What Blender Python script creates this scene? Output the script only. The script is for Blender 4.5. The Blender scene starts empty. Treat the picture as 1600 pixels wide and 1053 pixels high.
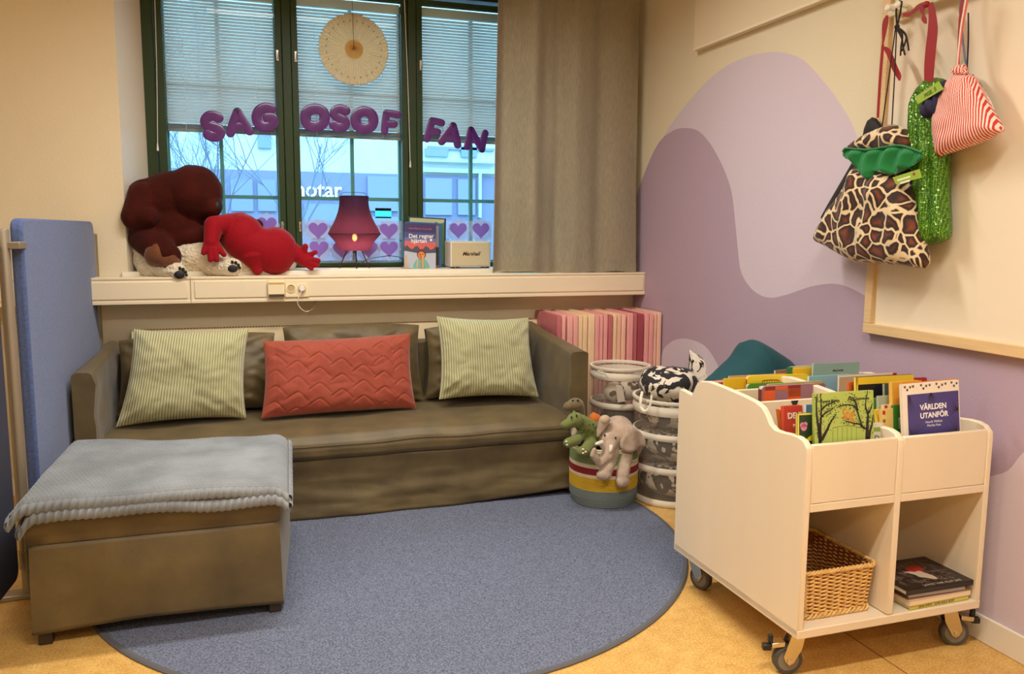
import bpy, bmesh, math, random
from mathutils import Vector, Matrix, noise
from mathutils.geometry import delaunay_2d_cdt
PI = math.pi
random.seed(7)
SC = bpy.context.scene
COL = SC.collection

# ------------------------------------------------------------------ camera
CAM_H, FPX = 1.45, 1280.0
ROT = Matrix(((0.9501364899, -0.3117670932, 0.0064753443),
              (0.0337866627, 0.1235663929, 0.9917609631),
              (-0.3099985675, -0.9420895001, 0.1279385085)))     # rows: right, up, back
cd = bpy.data.cameras.new('camera')
cam = bpy.data.objects.new('camera', cd)
COL.objects.link(cam)
cd.sensor_width = 36.0
cd.lens = 36.0 * FPX / 1600.0
cd.clip_end = 200
cam.matrix_world = Matrix.Translation((0, 0, CAM_H)) @ ROT.transposed().to_4x4()
SC.camera = cam
SC.view_settings.view_transform = 'Standard'
SC.view_settings.look = 'None'
SC.view_settings.gamma = 1.0
SC.view_settings.use_curve_mapping = False
SC.view_settings.exposure = 0.0

# room planes: right wall x=DX, window wall y=DY, floor z=0
DX, DY = 2.485, 4.962
WIN_Y = 5.30          # inner face of the window
CEIL = 3.25
XL, YF = -3.2, -2.6   # far left wall and the wall behind the viewer

# ------------------------------------------------------------------ world and light
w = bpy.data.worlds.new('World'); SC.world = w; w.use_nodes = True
bg = w.node_tree.nodes['Background']
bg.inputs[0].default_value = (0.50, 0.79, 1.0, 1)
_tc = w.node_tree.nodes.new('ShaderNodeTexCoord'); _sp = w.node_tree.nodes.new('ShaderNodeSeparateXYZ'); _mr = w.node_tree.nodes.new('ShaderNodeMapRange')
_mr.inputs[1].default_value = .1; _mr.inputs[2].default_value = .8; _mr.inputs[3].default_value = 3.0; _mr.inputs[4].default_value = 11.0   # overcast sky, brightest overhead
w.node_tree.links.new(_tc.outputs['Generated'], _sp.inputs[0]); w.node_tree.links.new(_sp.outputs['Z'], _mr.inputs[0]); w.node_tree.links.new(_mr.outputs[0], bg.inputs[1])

def area(name, loc, target, sx, sy, power, color, portal=False):
    l = bpy.data.lights.new(name, 'AREA'); l.shape = 'RECTANGLE'; l.size = sx; l.size_y = sy
    l.energy = power; l.color = color; l.spread = math.radians(156 if not portal else 180)
    if portal: l.cycles.is_portal = True
    o = bpy.data.objects.new(name, l); COL.objects.link(o); o.location = loc
    d = Vector(target) - Vector(loc)
    o.rotation_euler = d.to_track_quat('-Z', 'Y').to_euler()
    return o
WARM = (1.0, 0.965, 0.91)
area('ceiling_light_near_window', (0.55, 3.35, CEIL-0.06), (0.55, 3.35, 0), 1.5, 0.14, 55, WARM)
area('ceiling_light_middle', (0.9, 0.9, CEIL-0.06), (0.9, 0.9, 0), 1.5, 0.14, 55, WARM)
area('ceiling_light_left', (-1.7, 1.3, CEIL-0.06), (-1.7, 1.3, 0), 1.5, 0.14, 34, WARM)
area('ceiling_light_rear', (0.4, -1.4, CEIL-0.06), (0.4, -1.4, 0), 1.5, 0.14, 34, WARM)
area('window_portal', (0.55, WIN_Y+0.25, 2.0), (0.55, 0, 2.0), 2.6, 1.9, 1, (1, 1, 1), portal=True)

# ------------------------------------------------------------------ helpers
def lin(c):
    c = c/255.0
    return c/12.92 if c <= 0.04045 else ((c+0.055)/1.055)**2.4
def rgb(r, g, b): return (lin(r), lin(g), lin(b), 1.0)
def ray(px, py):
    v = Vector(((px-800)/FPX, (526.5-py)/FPX, -1.0))
    return ROT.transposed() @ v
def at(px, py, ax, val):
    """point on the plane (axis ax = val) seen at photo position px, py"""
    d = ray(px, py); c = Vector((0, 0, CAM_H))
    return c + d*((val-c[ax])/d[ax])

MATS = {}
def mat(name, col=(.8, .8, .8, 1), rough=.6, metal=0.0, vary=None, bump=None, sheen=0.0, spec=.5, trans=0.0, alpha=1.0, emit=None, coat=0.0):
    """vary=(scale, dark factor, detail); bump=(scale, strength, stretch xyz)"""
    if name in MATS: return MATS[name]
    m = bpy.data.materials.new(name); m.use_nodes = True
    nt = m.node_tree; b = nt.nodes['Principled BSDF']
    b.inputs['Base Color'].default_value = col; b.inputs['Roughness'].default_value = rough
    b.inputs['Metallic'].default_value = metal
    b.inputs['Specular IOR Level'].default_value = spec
    if sheen: b.inputs['Sheen Weight'].default_value = sheen; b.inputs['Sheen Roughness'].default_value = .4
    if coat: b.inputs['Coat Weight'].default_value = coat; b.inputs['Coat Roughness'].default_value = .15
    if alpha < 1: b.inputs['Alpha'].default_value = alpha
    if emit: b.inputs['Emission Color'].default_value = emit[0]; b.inputs['Emission Strength'].default_value = emit[1]
    tc = None
    if vary or bump:
        tc = nt.nodes.new('ShaderNodeTexCoord')
    if vary:
        sc_, dk = vary[0], vary[1]; st = vary[3] if len(vary) > 3 else (1, 1, 1)
        mp = nt.nodes.new('ShaderNodeMapping'); mp.inputs['Scale'].default_value = st
        n = nt.nodes.new('ShaderNodeTexNoise'); n.inputs['Scale'].default_value = sc_; n.inputs['Detail'].default_value = vary[2] if len(vary) > 2 else 3
        nt.links.new(tc.outputs['Object'], mp.inputs[0]); nt.links.new(mp.outputs[0], n.inputs['Vector'])
        r = nt.nodes.new('ShaderNodeMapRange'); r.inputs[1].default_value = .3; r.inputs[2].default_value = .7
        mx = nt.nodes.new('ShaderNodeMix'); mx.data_type = 'RGBA'
        mx.inputs[6].default_value = (col[0]*dk, col[1]*dk, col[2]*dk, 1); mx.inputs[7].default_value = (min(1, col[0]*(2-dk)), min(1, col[1]*(2-dk)), min(1, col[2]*(2-dk)), 1)
        nt.links.new(n.outputs['Fac'], r.inputs[0]); nt.links.new(r.outputs[0], mx.inputs[0]); nt.links.new(mx.outputs[2], b.inputs['Base Color'])
    if bump:
        mp2 = nt.nodes.new('ShaderNodeMapping'); mp2.inputs['Scale'].default_value = bump[2] if len(bump) > 2 else (1, 1, 1)
        n2 = nt.nodes.new('ShaderNodeTexNoise'); n2.inputs['Scale'].default_value = bump[0]; n2.inputs['Detail'].default_value = 3
        bp = nt.nodes.new('ShaderNodeBump'); bp.inputs['Strength'].default_value = bump[1]; bp.inputs['Distance'].default_value = bump[3] if len(bump) > 3 else .01
        nt.links.new(tc.outputs['Object'], mp2.inputs[0]); nt.links.new(mp2.outputs[0], n2.inputs['Vector'])
        nt.links.new(n2.outputs['Fac'], bp.inputs['Height']); nt.links.new(bp.outputs[0], b.inputs['Normal'])
    MATS[name] = m
    return m
def nodes(m):
    nt = m.node_tree
    return nt, nt.nodes['Principled BSDF'], nt.nodes, nt.links

ORG = {}
class MB:
    """collects shapes given in room coordinates (or in T's frame) into ONE mesh"""
    def __init__(s, T=None): s.v = []; s.f = []; s.m = []; s.T = T; s.uv = {}
    def add(s, vs, fs, mi=0):
        n = len(s.v); T = s.T
        s.v += [tuple(T @ Vector(p)) if T else tuple(p) for p in vs]
        s.f += [tuple(i+n for i in f) for f in fs]; s.m += [mi]*len(fs)
        return s
    def box(s, c, d, R=None, mi=0):
        vs = []
        for x in (-1, 1):
            for y in (-1, 1):
                for z in (-1, 1):
                    p = Vector((x*d[0]/2, y*d[1]/2, z*d[2]/2))
                    if R: p = R @ p
                    vs.append(p+Vector(c))
        return s.add(vs, [(0, 1, 3, 2), (4, 6, 7, 5), (0, 4, 5, 1), (2, 3, 7, 6), (0, 2, 6, 4), (1, 5, 7, 3)], mi)
    def bb(s, lo, hi, mi=0):
        return s.box([(a+b)/2 for a, b in zip(lo, hi)], [b-a for a, b in zip(lo, hi)], None, mi)
    def hexa(s, p, mi=0):
        """8 corners: bottom ring 0-3, top ring 4-7"""
        return s.add(p, [(3, 2, 1, 0), (4, 5, 6, 7), (0, 1, 5, 4), (1, 2, 6, 5), (2, 3, 7, 6), (3, 0, 4, 7)], mi)
    def rings(s, rings, mi=0, close=False, cap=True):
        n = len(rings[0]); vs = [p for r in rings for p in r]; fs = []
        k = len(rings)
        for i in range(k if close else k-1):
            a, b = i*n, ((i+1) % k)*n
            for j in range(n): fs.append((a+j, a+(j+1) % n, b+(j+1) % n, b+j))
        if cap and not close:
            fs.append(tuple(range(n-1, -1, -1))); fs.append(tuple((k-1)*n+j for j in range(n)))
        return s.add(vs, fs, mi)
    def tube(s, pts, r, n=8, close=False, mi=0, flat=None, up=None):
        """flat=(a,b): cross-section half sizes instead of r, b along 'up'"""
        pts = [Vector(p) for p in pts]; k = len(pts); R = []
        prev = None
        for i, p in enumerate(pts):
            if close: t = pts[(i+1) % k]-pts[i-1]
            else: t = pts[min(i+1, k-1)]-pts[max(i-1, 0)]
            if t.length < 1e-9: t = Vector((0, 0, 1))
            t.normalize()
            if up is not None: u = Vector(up)
            elif prev is None: u = Vector((0, 0, 1)) if abs(t.z) < .9 else Vector((1, 0, 0))
            else: u = prev
            u = u - t*u.dot(t)
            if u.length < 1e-6: u = t.orthogonal()
            u.normalize(); prev = u; b = t.cross(u)
            rr = r[i] if isinstance(r, (list, tuple)) else r
            a_, b_ = (flat if flat else (1, 1))
            R.append([p + b*(math.cos(2*PI*j/n)*rr*a_) + u*(math.sin(2*PI*j/n)*rr*b_) for j in range(n)])
        return s.rings(R, mi, close)
    def lathe(s, prof, c=(0, 0, 0), n=32, mi=0, close=False, cap=True, sx=1, sy=1):
        R = [[(c[0]+r*sx*math.cos(2*PI*j/n), c[1]+r*sy*math.sin(2*PI*j/n), c[2]+z) for j in range(n)] for r, z in prof]
        return s.rings(R, mi, close, cap)
    def prism(s, poly, fn, t0, t1, mi=0):
        """poly of (u,v); fn(u,v,t)->xyz; extruded from t0 to t1"""
        n = len(poly)
        vs = [fn(u, v, t0) for u, v in poly]+[fn(u, v, t1) for u, v in poly]
        fs = [tuple(range(n-1, -1, -1)), tuple(range(n, 2*n))]+[(j, (j+1) % n, n+(j+1) % n, n+j) for j in range(n)]
        return s.add(vs, fs, mi)
    def ell(s, c, r, R=None, nu=28, nv=18, mi=0):
        vs = []; fs = []
        for i in range(nv+1):
            th = PI*i/nv
            for j in range(nu):
                ph = 2*PI*j/nu
                p = Vector((r[0]*math.sin(th)*math.cos(ph), r[1]*math.sin(th)*math.sin(ph), r[2]*math.cos(th)))
                if R: p = R @ p
                vs.append(p+Vector(c))
        for i in range(nv):
            for j in range(nu):
                fs.append((i*nu+j, (i+1)*nu+j, (i+1)*nu+(j+1) % nu, i*nu+(j+1) % nu))
        return s.add(vs, fs, mi)
    def cap(s, a, b, ra, rb, n=26, k=9):
        """tapered capsule between a and b"""
        a = Vector(a); b = Vector(b); t = (b-a); L = t.length; t.normalize()
        pts = []; rs = []
        for i in range(k+1):
            th = PI/2*(1-i/k); pts.append(a-t*ra*math.sin(th)); rs.append(max(ra*math.cos(th), 1e-4))
        for i in range(k+1):
            th = PI/2*i/k; pts.append(b+t*rb*math.sin(th)); rs.append(max(rb*math.cos(th), 1e-4))
        u = t.orthogonal().normalized(); w_ = t.cross(u)
        return s.rings([[p+(u*math.cos(2*PI*j/n)+w_*math.sin(2*PI*j/n))*r for j in range(n)] for p, r in zip(pts, rs)])
    def grid(s, nu, nv, fn, mi=0, closeu=False):
        n0 = len(s.v); k_ = 0
        for j in range(nv+1):
            for i in range(nu if closeu else nu+1): s.uv[n0+k_] = (i/nu, j/nv); k_ += 1
        vs = [fn(i/(nu if closeu else nu), j/nv) for j in range(nv+1) for i in range(nu if closeu else nu+1)]
        W = nu if closeu else nu+1; fs = []
        for j in range(nv):
            for i in range(nu):
                i2 = (i+1) % W
                fs.append((j*W+i, j*W+i2, (j+1)*W+i2, (j+1)*W+i))
        return s.add(vs, fs, mi)
    def build(s, name, m, parent=None, smooth=None, bevel=0, seg=2, sub=0, solid=0, remesh=0, smoothmod=0, disp=None, weld=0, angle=40, loc=None, keep_normals=False):
        me = bpy.data.meshes.new(name)
        org = Vector((0, 0, 0))
        if parent is not None: org = ORG.get(parent.name, Vector((0, 0, 0)))
        elif loc is not None: org = Vector(loc)
        me.from_pydata([tuple(Vector(p)-org) for p in s.v], [], s.f)
        for mm in (m if isinstance(m, (list, tuple)) else [m]): me.materials.append(mm)
        me.polygons.foreach_set('material_index', s.m)
        if s.uv:
            ul = me.uv_layers.new(name='UVMap')
            for lp in me.loops: ul.data[lp.index].uv = s.uv.get(lp.vertex_index, (0, 0))
        bm = bmesh.new(); bm.from_mesh(me)
        if weld: bmesh.ops.remove_doubles(bm, verts=bm.verts, dist=weld)
        if not keep_normals: bmesh.ops.recalc_face_normals(bm, faces=bm.faces)
        bm.to_mesh(me); bm.free()
        o = bpy.data.objects.new(name, me); COL.objects.link(o)
        if parent is not None: o.parent = parent
        else: o.location = org
        ORG[o.name] = org
        if remesh:
            md = o.modifiers.new('fuse', 'REMESH'); md.mode = 'VOXEL'; md.voxel_size = remesh; md.use_smooth_shade = True
        if bevel:
            md = o.modifiers.new('bevel', 'BEVEL'); md.width = bevel; md.segments = seg; md.limit_method = 'ANGLE'; md.angle_limit = math.radians(30)
        if solid:
            md = o.modifiers.new('solid', 'SOLIDIFY'); md.thickness = solid; md.offset = 0
        if sub:
            md = o.modifiers.new('sub', 'SUBSURF'); md.levels = sub; md.render_levels = sub
        if smoothmod:
            md = o.modifiers.new('smooth', 'SMOOTH'); md.factor = .5; md.iterations = smoothmod
        if disp:
            tx = bpy.data.textures.new(name+'_wrinkle', 'CLOUDS'); tx.noise_scale = disp[0]; tx.noise_depth = 2
            md = o.modifiers.new('wrinkle', 'DISPLACE'); md.texture = tx; md.strength = disp[1]; md.mid_level = .5; md.texture_coords = 'LOCAL'
        if smooth is None: smooth = bool(sub or remesh or bevel)
        if smooth:
            me.polygons.foreach_set('use_smooth', [True]*len(me.polygons))
            if not (remesh or sub):
                me.set_sharp_from_angle(angle=math.radians(angle))
        return o
def thing(name, label, cat, loc=(0, 0, 0), group=None, kind=None):
    o = bpy.data.objects.new(name, None); COL.objects.link(o); o.location = loc
    o.empty_display_size = .05
    ORG[o.name] = Vector(loc); tag(o, label, cat, group, kind)
    return o
def tag(o, label=None, cat=None, group=None, kind=None):
    if label: o['label'] = label
    if cat: o['category'] = cat
    if group: o['group'] = group
    if kind: o['kind'] = kind
    return o
def struct(o, label=None, cat=None): return tag(o, label, cat, None, 'structure')
def smoothpoly(pts, n=6, closed=True):
    """Catmull-Rom through 2D/3D points"""
    P = [Vector(p) for p in pts]; k = len(P); out = []
    rng = range(k) if closed else range(k-1)
    for i in rng:
        if closed: p0, p1, p2, p3 = P[i-1], P[i], P[(i+1) % k], P[(i+2) % k]
        else: p0, p1, p2, p3 = P[max(i-1, 0)], P[i], P[i+1], P[min(i+2, k-1)]
        for j in range(n):
            t = j/n
            out.append(.5*((2*p1)+(p2-p0)*t+(2*p0-5*p1+4*p2-p3)*t*t+(3*p1-p0-3*p2+p3)*t**3))
    if not closed: out.append(P[-1])
    return out
def text_mesh(name, body, size, T, m, parent, depth=.0008, fat=0.0, align='CENTER', space=1.0, shear=0.0):
    """raised lettering lying in T's xy plane, origin at its centre"""
    cu = bpy.data.curves.new(name+'_lettering', 'FONT'); cu.body = body; cu.size = size; cu.extrude = depth; cu.offset = fat
    cu.align_x = align; cu.align_y = 'CENTER'; cu.space_character = space; cu.resolution_u = 3; cu.shear = shear
    t = bpy.data.objects.new(name+'_tmp', cu); COL.objects.link(t)
    dg = bpy.context.evaluated_depsgraph_get(); dg.update()
    me = bpy.data.meshes.new_from_object(t.evaluated_get(dg))
    COL.objects.unlink(t); bpy.data.objects.remove(t); bpy.data.curves.remove(cu)
    org = ORG.get(parent.name, Vector((0, 0, 0))) if parent is not None else Vector((0, 0, 0))
    me.transform(Matrix.Translation(-org) @ T)
    me.materials.clear(); me.materials.append(m)
    o = bpy.data.objects.new(name, me); COL.objects.link(o)
    if parent is not None: o.parent = parent
    ORG[o.name] = org
    return o
def frame(o, x, y, z=None):
    """4x4 from origin and x, y directions"""
    x = Vector(x).normalized(); y = Vector(y); y = (y-x*y.dot(x)).normalized(); z = x.cross(y)
    return Matrix(((x.x, y.x, z.x, o[0]), (x.y, y.y, z.y, o[1]), (x.z, y.z, z.z, o[2]), (0, 0, 0, 1)))
def rz(a): return Matrix.Rotation(a, 3, 'Z')
# ================================================================== room shell
CREAM = mat('cream_wall_paint', rgb(228, 214, 182), .75, vary=(2.5, .985, 4), bump=(90, .12))
LILAC = mat('light_lilac_paint', rgb(212, 196, 206), .7, bump=(90, .1))
MAUVE = mat('mauve_paint', rgb(180, 156, 172), .7, bump=(90, .1))
WHITEP = mat('white_paint', rgb(238, 228, 208), .45, bump=(60, .06))
CEILM = mat('ceiling_white', rgb(240, 232, 215), .9)

# floor: yellow-ochre speckled linoleum in wide sheets
FLM = mat('speckled_linoleum', rgb(214, 166, 84), .32, spec=.4)
nt, b, N, L = nodes(FLM)
tc = N.new('ShaderNodeTexCoord'); n1 = N.new('ShaderNodeTexNoise'); n1.inputs['Scale'].default_value = 130; n1.inputs['Detail'].default_value = 4
n2 = N.new('ShaderNodeTexNoise'); n2.inputs['Scale'].default_value = 18; n2.inputs['Detail'].default_value = 3
cr = N.new('ShaderNodeValToRGB'); cr.color_ramp.elements[0].position = .32; cr.color_ramp.elements[0].color = rgb(186, 134, 62)
cr.color_ramp.elements[1].position = .66; cr.color_ramp.elements[1].color = rgb(232, 190, 112)
mx = N.new('ShaderNodeMix'); mx.data_type = 'FLOAT'; mx.inputs[0].default_value = .3
L.new(tc.outputs['Object'], n1.inputs['Vector']); L.new(tc.outputs['Object'], n2.inputs['Vector'])
L.new(n1.outputs['Fac'], mx.inputs[2]); L.new(n2.outputs['Fac'], mx.inputs[3]); L.new(mx.outputs[0], cr.inputs[0]); L.new(cr.outputs[0], b.inputs['Base Color'])
SEAM = mat('linoleum_seam', rgb(150, 108, 52), .6)
m = MB(); m.bb((XL-.2, YF-.2, -.1), (DX+.2, DY+.3, 0))
o = struct(m.build('floor', FLM))
m = MB(); m.bb((2.05, YF, -.001), (2.056, 3.4, .0006))
struct(m.build('floor_seam', SEAM, o))

m = MB(); m.bb((XL-.2, YF-.2, CEIL), (DX+.2, DY+.5, CEIL+.1)); struct(m.build('ceiling', CEILM))
m = MB(); m.bb((XL-.15, YF-.2, 0), (XL, DY+.5, CEIL)); struct(m.build('wall_left', CREAM))
m = MB(); m.bb((XL, YF-.15, 0), (DX, YF, CEIL)); struct(m.build('wall_front', CREAM))

# window wall with its deep splayed opening
WX0, WX1 = -.60, 2.17            # opening at the room face
WXI0, WXI1 = -.505, 2.10         # opening at the window
SILL = 1.215; WTOP = 2.98
m = MB()
WB = DY+.55
for nm_, lo_, hi_ in (('wall_back_left', (XL, DY, 0), (WX0, WB, CEIL)), ('wall_back_right', (WX1, DY, 0), (DX+.12, WB, CEIL)), ('wall_back_lower', (WX0, DY, 0), (WX1, WB, SILL-.03)), ('wall_back_upper', (WX0, DY, WTOP), (WX1, WB, CEIL))):
    mb_ = MB(); mb_.bb(lo_, hi_); struct(mb_.build(nm_, CREAM))
# splayed reveals
m.hexa([(WX0, DY, SILL-.03), (WXI0, WIN_Y, SILL-.03), (WXI0, WB, SILL-.03), (WX0, WB, SILL-.03),
        (WX0, DY, WTOP), (WXI0, WIN_Y, WTOP), (WXI0, WB, WTOP), (WX0, WB, WTOP)])
struct(m.build('trim_3', WHITEP), 'white splayed reveal at the left of the window', 'reveal'); m = MB()
m.hexa([(WX1, DY, SILL-.03), (WX1, WB, SILL-.03), (WXI1, WB, SILL-.03), (WXI1, WIN_Y, SILL-.03),
        (WX1, DY, WTOP), (WX1, WB, WTOP), (WXI1, WB, WTOP), (WXI1, WIN_Y, WTOP)])
struct(m.build('trim_4', WHITEP), 'white splayed reveal at the right of the window', 'reveal')

# right wall with the painted lilac arches
def wp(px, py):
    p = at(px, py, 0, DX); return Vector((p.y, p.z))
light_o = [(935, 520), (960, 400), (1000, 290), (1040, 208), (1085, 148), (1132, 105), (1190, 83), (1245, 88), (1285, 125), (1318, 170), (1336, 205), (1352, 260), (1362, 330), (1362, 420), (1358, 470), (1352, 462), (1310, 444), (1270, 447), (1230, 460), (1200, 465), (1175, 452), (1158, 425), (1153, 390), (1149, 350), (1143, 300), (1130, 262), (1110, 225), (1090, 204), (1068, 200), (1050, 205), (1030, 222), (1012, 258), (990, 320), (960, 430), (948, 520)]
mauve_o = [(900, 900), (905, 700), (930, 540), (960, 430), (990, 320), (1012, 258), (1030, 222), (1050, 205), (1068, 200), (1090, 204), (1110, 225), (1130, 262), (1143, 300), (1149, 350), (1153, 390), (1158, 425), (1175, 452), (1200, 465), (1230, 460), (1270, 447), (1310, 444), (1352, 462), (1420, 505), (1510, 525), (1600, 560), (1700, 620), (1650, 670), (1600, 706), (1575, 735), (1545, 745), (1500, 760), (1400, 800), (1200, 810), (1000, 880)]
blob_o = [(1020, 640), (1032, 560), (1045, 537), (1065, 529), (1090, 534), (1108, 548), (1125, 580), (1140, 640), (1080, 700)]
wl = [(YF, 0), (DY+.01, 0), (DY+.01, CEIL), (YF, CEIL)]
def clampw(v): return Vector((min(max(v.x, YF+.01), DY), min(max(v.y, .05), CEIL-.01)))
polys = [[Vector(p) for p in wl], [clampw(v) for v in smoothpoly([wp(*p) for p in light_o], 5)], [clampw(v) for v in smoothpoly([wp(*p) for p in mauve_o], 5)], [clampw(v) for v in smoothpoly([wp(*p) for p in blob_o], 6)], [Vector((YF+.01, .05)), Vector((2.7, .05)), Vector((2.7, .45)), Vector((1.9, .80)), Vector((YF+.01, .98))]]
vs = []; fcs = []
for p in polys:
    k = len(vs); vs += p; fcs.append(list(range(k, k+len(p))))
r = delaunay_2d_cdt(vs, [], fcs, 1, 1e-5)
def inside(p, poly):
    c = False; n = len(poly)
    for i in range(n):
        a, b_ = poly[i], poly[i-1]
        if (a.y > p.y) != (b_.y > p.y) and p.x < (b_.x-a.x)*(p.y-a.y)/(b_.y-a.y)+a.x: c = not c
    return c
m = MB()
for f in r[2]:
    c = sum((r[0][i] for i in f), Vector((0, 0)))/len(f)
    mi = 0
    if inside(c, polys[1]) or inside(c, polys[4]): mi = 1
    if inside(c, polys[2]): mi = 2
    if inside(c, polys[3]): mi = 1
    m.add([(DX, r[0][i].x, r[0][i].y) for i in f], [tuple(range(len(f)))], mi)
m.bb((DX+.0005, YF-.2, 0), (DX+.15, DY+.3, CEIL), 0)
struct(m.build('wall_right', [CREAM, LILAC, MAUVE], weld=1e-5))
m = MB(); m.bb((DX-.014, YF, 0), (DX-.0005, DY, .098)); struct(m.build('baseboard_right', WHITEP, bevel=.004))
m = MB(); m.bb((XL, DY-.014, 0), (DX-.02, DY-.0005, .098)); struct(m.build('baseboard_back', WHITEP, bevel=.004))

# ledge with cable channel below the window
LZ0, LZ1, LY = 1.048, 1.191, 4.79
LEDGE = mat('ledge_cream', rgb(240, 224, 192), .4)
m = MB()
m.bb((XL, LY, LZ0), (DX-.001, DY-.001, LZ1))
m.bb((XL, LY-.004, LZ1-.012), (DX-.001, LY+.01, LZ1+.001))
m.bb((XL, LY-.003, LZ0-.001), (DX-.001, LY+.01, LZ0+.018))
lo = struct(m.build('trim_1', LEDGE, bevel=.003), 'cream cable ledge running below the window', 'ledge')
GROOVE = mat('ledge_joint', rgb(150, 128, 96), .8)
def ledge_x(px): return at(px, 450, 1, LY).x
for a, bx in ((168, 293), (304, 417), (480, 1005)):
    m = MB(); x0, x1 = ledge_x(a), ledge_x(bx)
    if a == 168: x0 = XL
    m.bb((x0, LY-.006, LZ0+.027), (x1, LY+.01, LZ1-.022))
    struct(m.build('channel_cover', LEDGE, lo, bevel=.003))
m = MB(); x = ledge_x(298); m.bb((x-.001, LY-.0045, LZ0), (x+.001, LY, LZ1)); struct(m.build('channel_joint', GROOVE, lo))
# sill board in the opening
m = MB(); m.hexa([(WX0-.03, DY-.02, SILL-.028), (WX1+.03, DY-.02, SILL-.028), (WX1+.02, WIN_Y+.02, SILL-.028), (WX0-.02, WIN_Y+.02, SILL-.028),
                  (WX0-.03, DY-.02, SILL), (WX1+.03, DY-.02, SILL), (WX1+.02, WIN_Y+.02, SILL), (WX0-.02, WIN_Y+.02, SILL)])
struct(m.build('trim_2', WHITEP, bevel=.004), 'white sill board inside the window opening', 'window sill')

# small fittings on the ledge
PLAST = mat('ivory_plastic', rgb(246, 230, 190), .35)
DGREY = mat('dark_vent', rgb(70, 62, 50), .7)
xc = ledge_x(431.5)
t = thing('control_box', 'small ivory control box on the window ledge, left of the wall socket', 'control box', (xc, LY, 1.11))
m = MB(); m.bb((xc-.046, LY-.03, 1.076), (xc+.046, LY-.0065, 1.168)); m.build('housing', PLAST, t, bevel=.004)
m = MB(); m.bb((xc-.042, LY-.032, 1.078), (xc+.042, LY-.0295, 1.092)); m.build('vent', DGREY, t)
m = MB(); m.bb((xc-.042, LY-.032, 1.150), (xc+.042, LY-.0295, 1.158)); m.build('trim_line', mat('ochre_line', rgb(214, 178, 96), .5), t)
xc = ledge_x(463)
t = thing('wall_socket', 'cream double wall socket set in the window ledge', 'socket', (xc, LY, 1.12))
m = MB(); m.bb((xc-.062, LY-.012, 1.072), (xc+.068, LY-.0065, 1.170)); m.build('face_plate', PLAST, t, bevel=.003)
def ring_y(mb, cx, y0, y1, cz, r0, r1, n=24):
    R = [[(cx+r*math.cos(2*PI*j/n), y, cz+r*math.sin(2*PI*j/n)) for j in range(n)] for r, y in ((r0, y0), (r0, y1), (r1, y1), (r1, y0))]
    mb.rings(R, 0, True)
for k, dx in enumerate((-.030, .030)):
    m = MB(); ring_y(m, xc+dx, LY-.0125, LY-.017, 1.123, .024, .020); m.build('socket_rim', PLAST, t, smooth=True)
    m = MB(); m.rings([[(xc+dx+.02*math.cos(2*PI*j/20), LY-.0128, 1.123+.02*math.sin(2*PI*j/20)) for j in range(20)], [(xc+dx+.019*math.cos(2*PI*j/20), LY-.0132, 1.123+.019*math.sin(2*PI*j/20)) for j in range(20)]]); m.build('socket_well', mat('socket_shade', rgb(196, 172, 128), .6), t)
t = thing('power_plug', 'white plug with a thin cord in the right half of the ledge socket', 'plug', (xc+.03, LY-.03, 1.123))
m = MB(); m.rings([[(xc+.03+r*math.cos(2*PI*j/20), y, 1.123+r*math.sin(2*PI*j/20)) for j in range(20)] for r, y in ((.018, LY-.0135), (.018, LY-.028), (.015, LY-.034))]); m.build('plug_body', mat('plug_white', rgb(244, 236, 222), .4), t, smooth=True)
m = MB(); c = Vector((xc, LY-.03, 1.123))
m.tube(smoothpoly([(xc+.03, LY-.033, 1.118), (xc+.018, LY-.034, 1.09), (xc+.004, LY-.03, 1.06), (xc+.006, LY-.02, 1.03), (xc+.03, LY-.005, .998), (xc+.06, LY+.03, .985), (xc+.10, LY+.09, 1.0), (xc+.12, LY+.165, 1.03)], 5, False), .0028, 6)
m.build('cord', mat('plug_white'), t, smooth=True)

# ================================================================== window
GREEN = mat('dark_green_paint', rgb(30, 56, 14), .5, bump=(40, .05))
GREENO = mat('sea_green_paint', rgb(84, 140, 132), .5)
GLASS = bpy.data.materials.new('window_glass'); GLASS.use_nodes = True
nt = GLASS.node_tree; nt.nodes.remove(nt.nodes['Principled BSDF'])
tr = nt.nodes.new('ShaderNodeBsdfTransparent'); tr.inputs[0].default_value = (.93, .97, .98, 1)
gl = nt.nodes.new('ShaderNodeBsdfGlossy'); gl.inputs['Roughness'].default_value = .02
fr = nt.nodes.new('ShaderNodeFresnel'); fr.inputs[0].default_value = 1.22
mxs = nt.nodes.new('ShaderNodeMixShader')
nt.links.new(fr.outputs[0], mxs.inputs[0]); nt.links.new(tr.outputs[0], mxs.inputs[1]); nt.links.new(gl.outputs[0], mxs.inputs[2]); nt.links.new(mxs.outputs[0], nt.nodes['Material Output'].inputs[0])
BLIND = bpy.data.materials.new('blind_slat'); BLIND.use_nodes = True
nt = BLIND.node_tree; b = nt.nodes['Principled BSDF']; b.inputs['Base Color'].default_value = rgb(214, 212, 208); b.inputs['Roughness'].default_value = .5
tl = nt.nodes.new('ShaderNodeBsdfTranslucent'); tl.inputs[0].default_value = rgb(232, 218, 206)
ms = nt.nodes.new('ShaderNodeMixShader'); ms.inputs[0].default_value = .22
nt.links.new(b.outputs[0], ms.inputs[1]); nt.links.new(tl.outputs[0], ms.inputs[2]); nt.links.new(ms.outputs[0], nt.nodes['Material Output'].inputs[0])
BOTTOM = mat('blind_bundle', rgb(150, 140, 120), .5)
CORD = mat('white_cord', rgb(238, 238, 234), .5)
STEEL = mat('steel', rgb(200, 196, 186), .3, metal=1.0)

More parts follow.
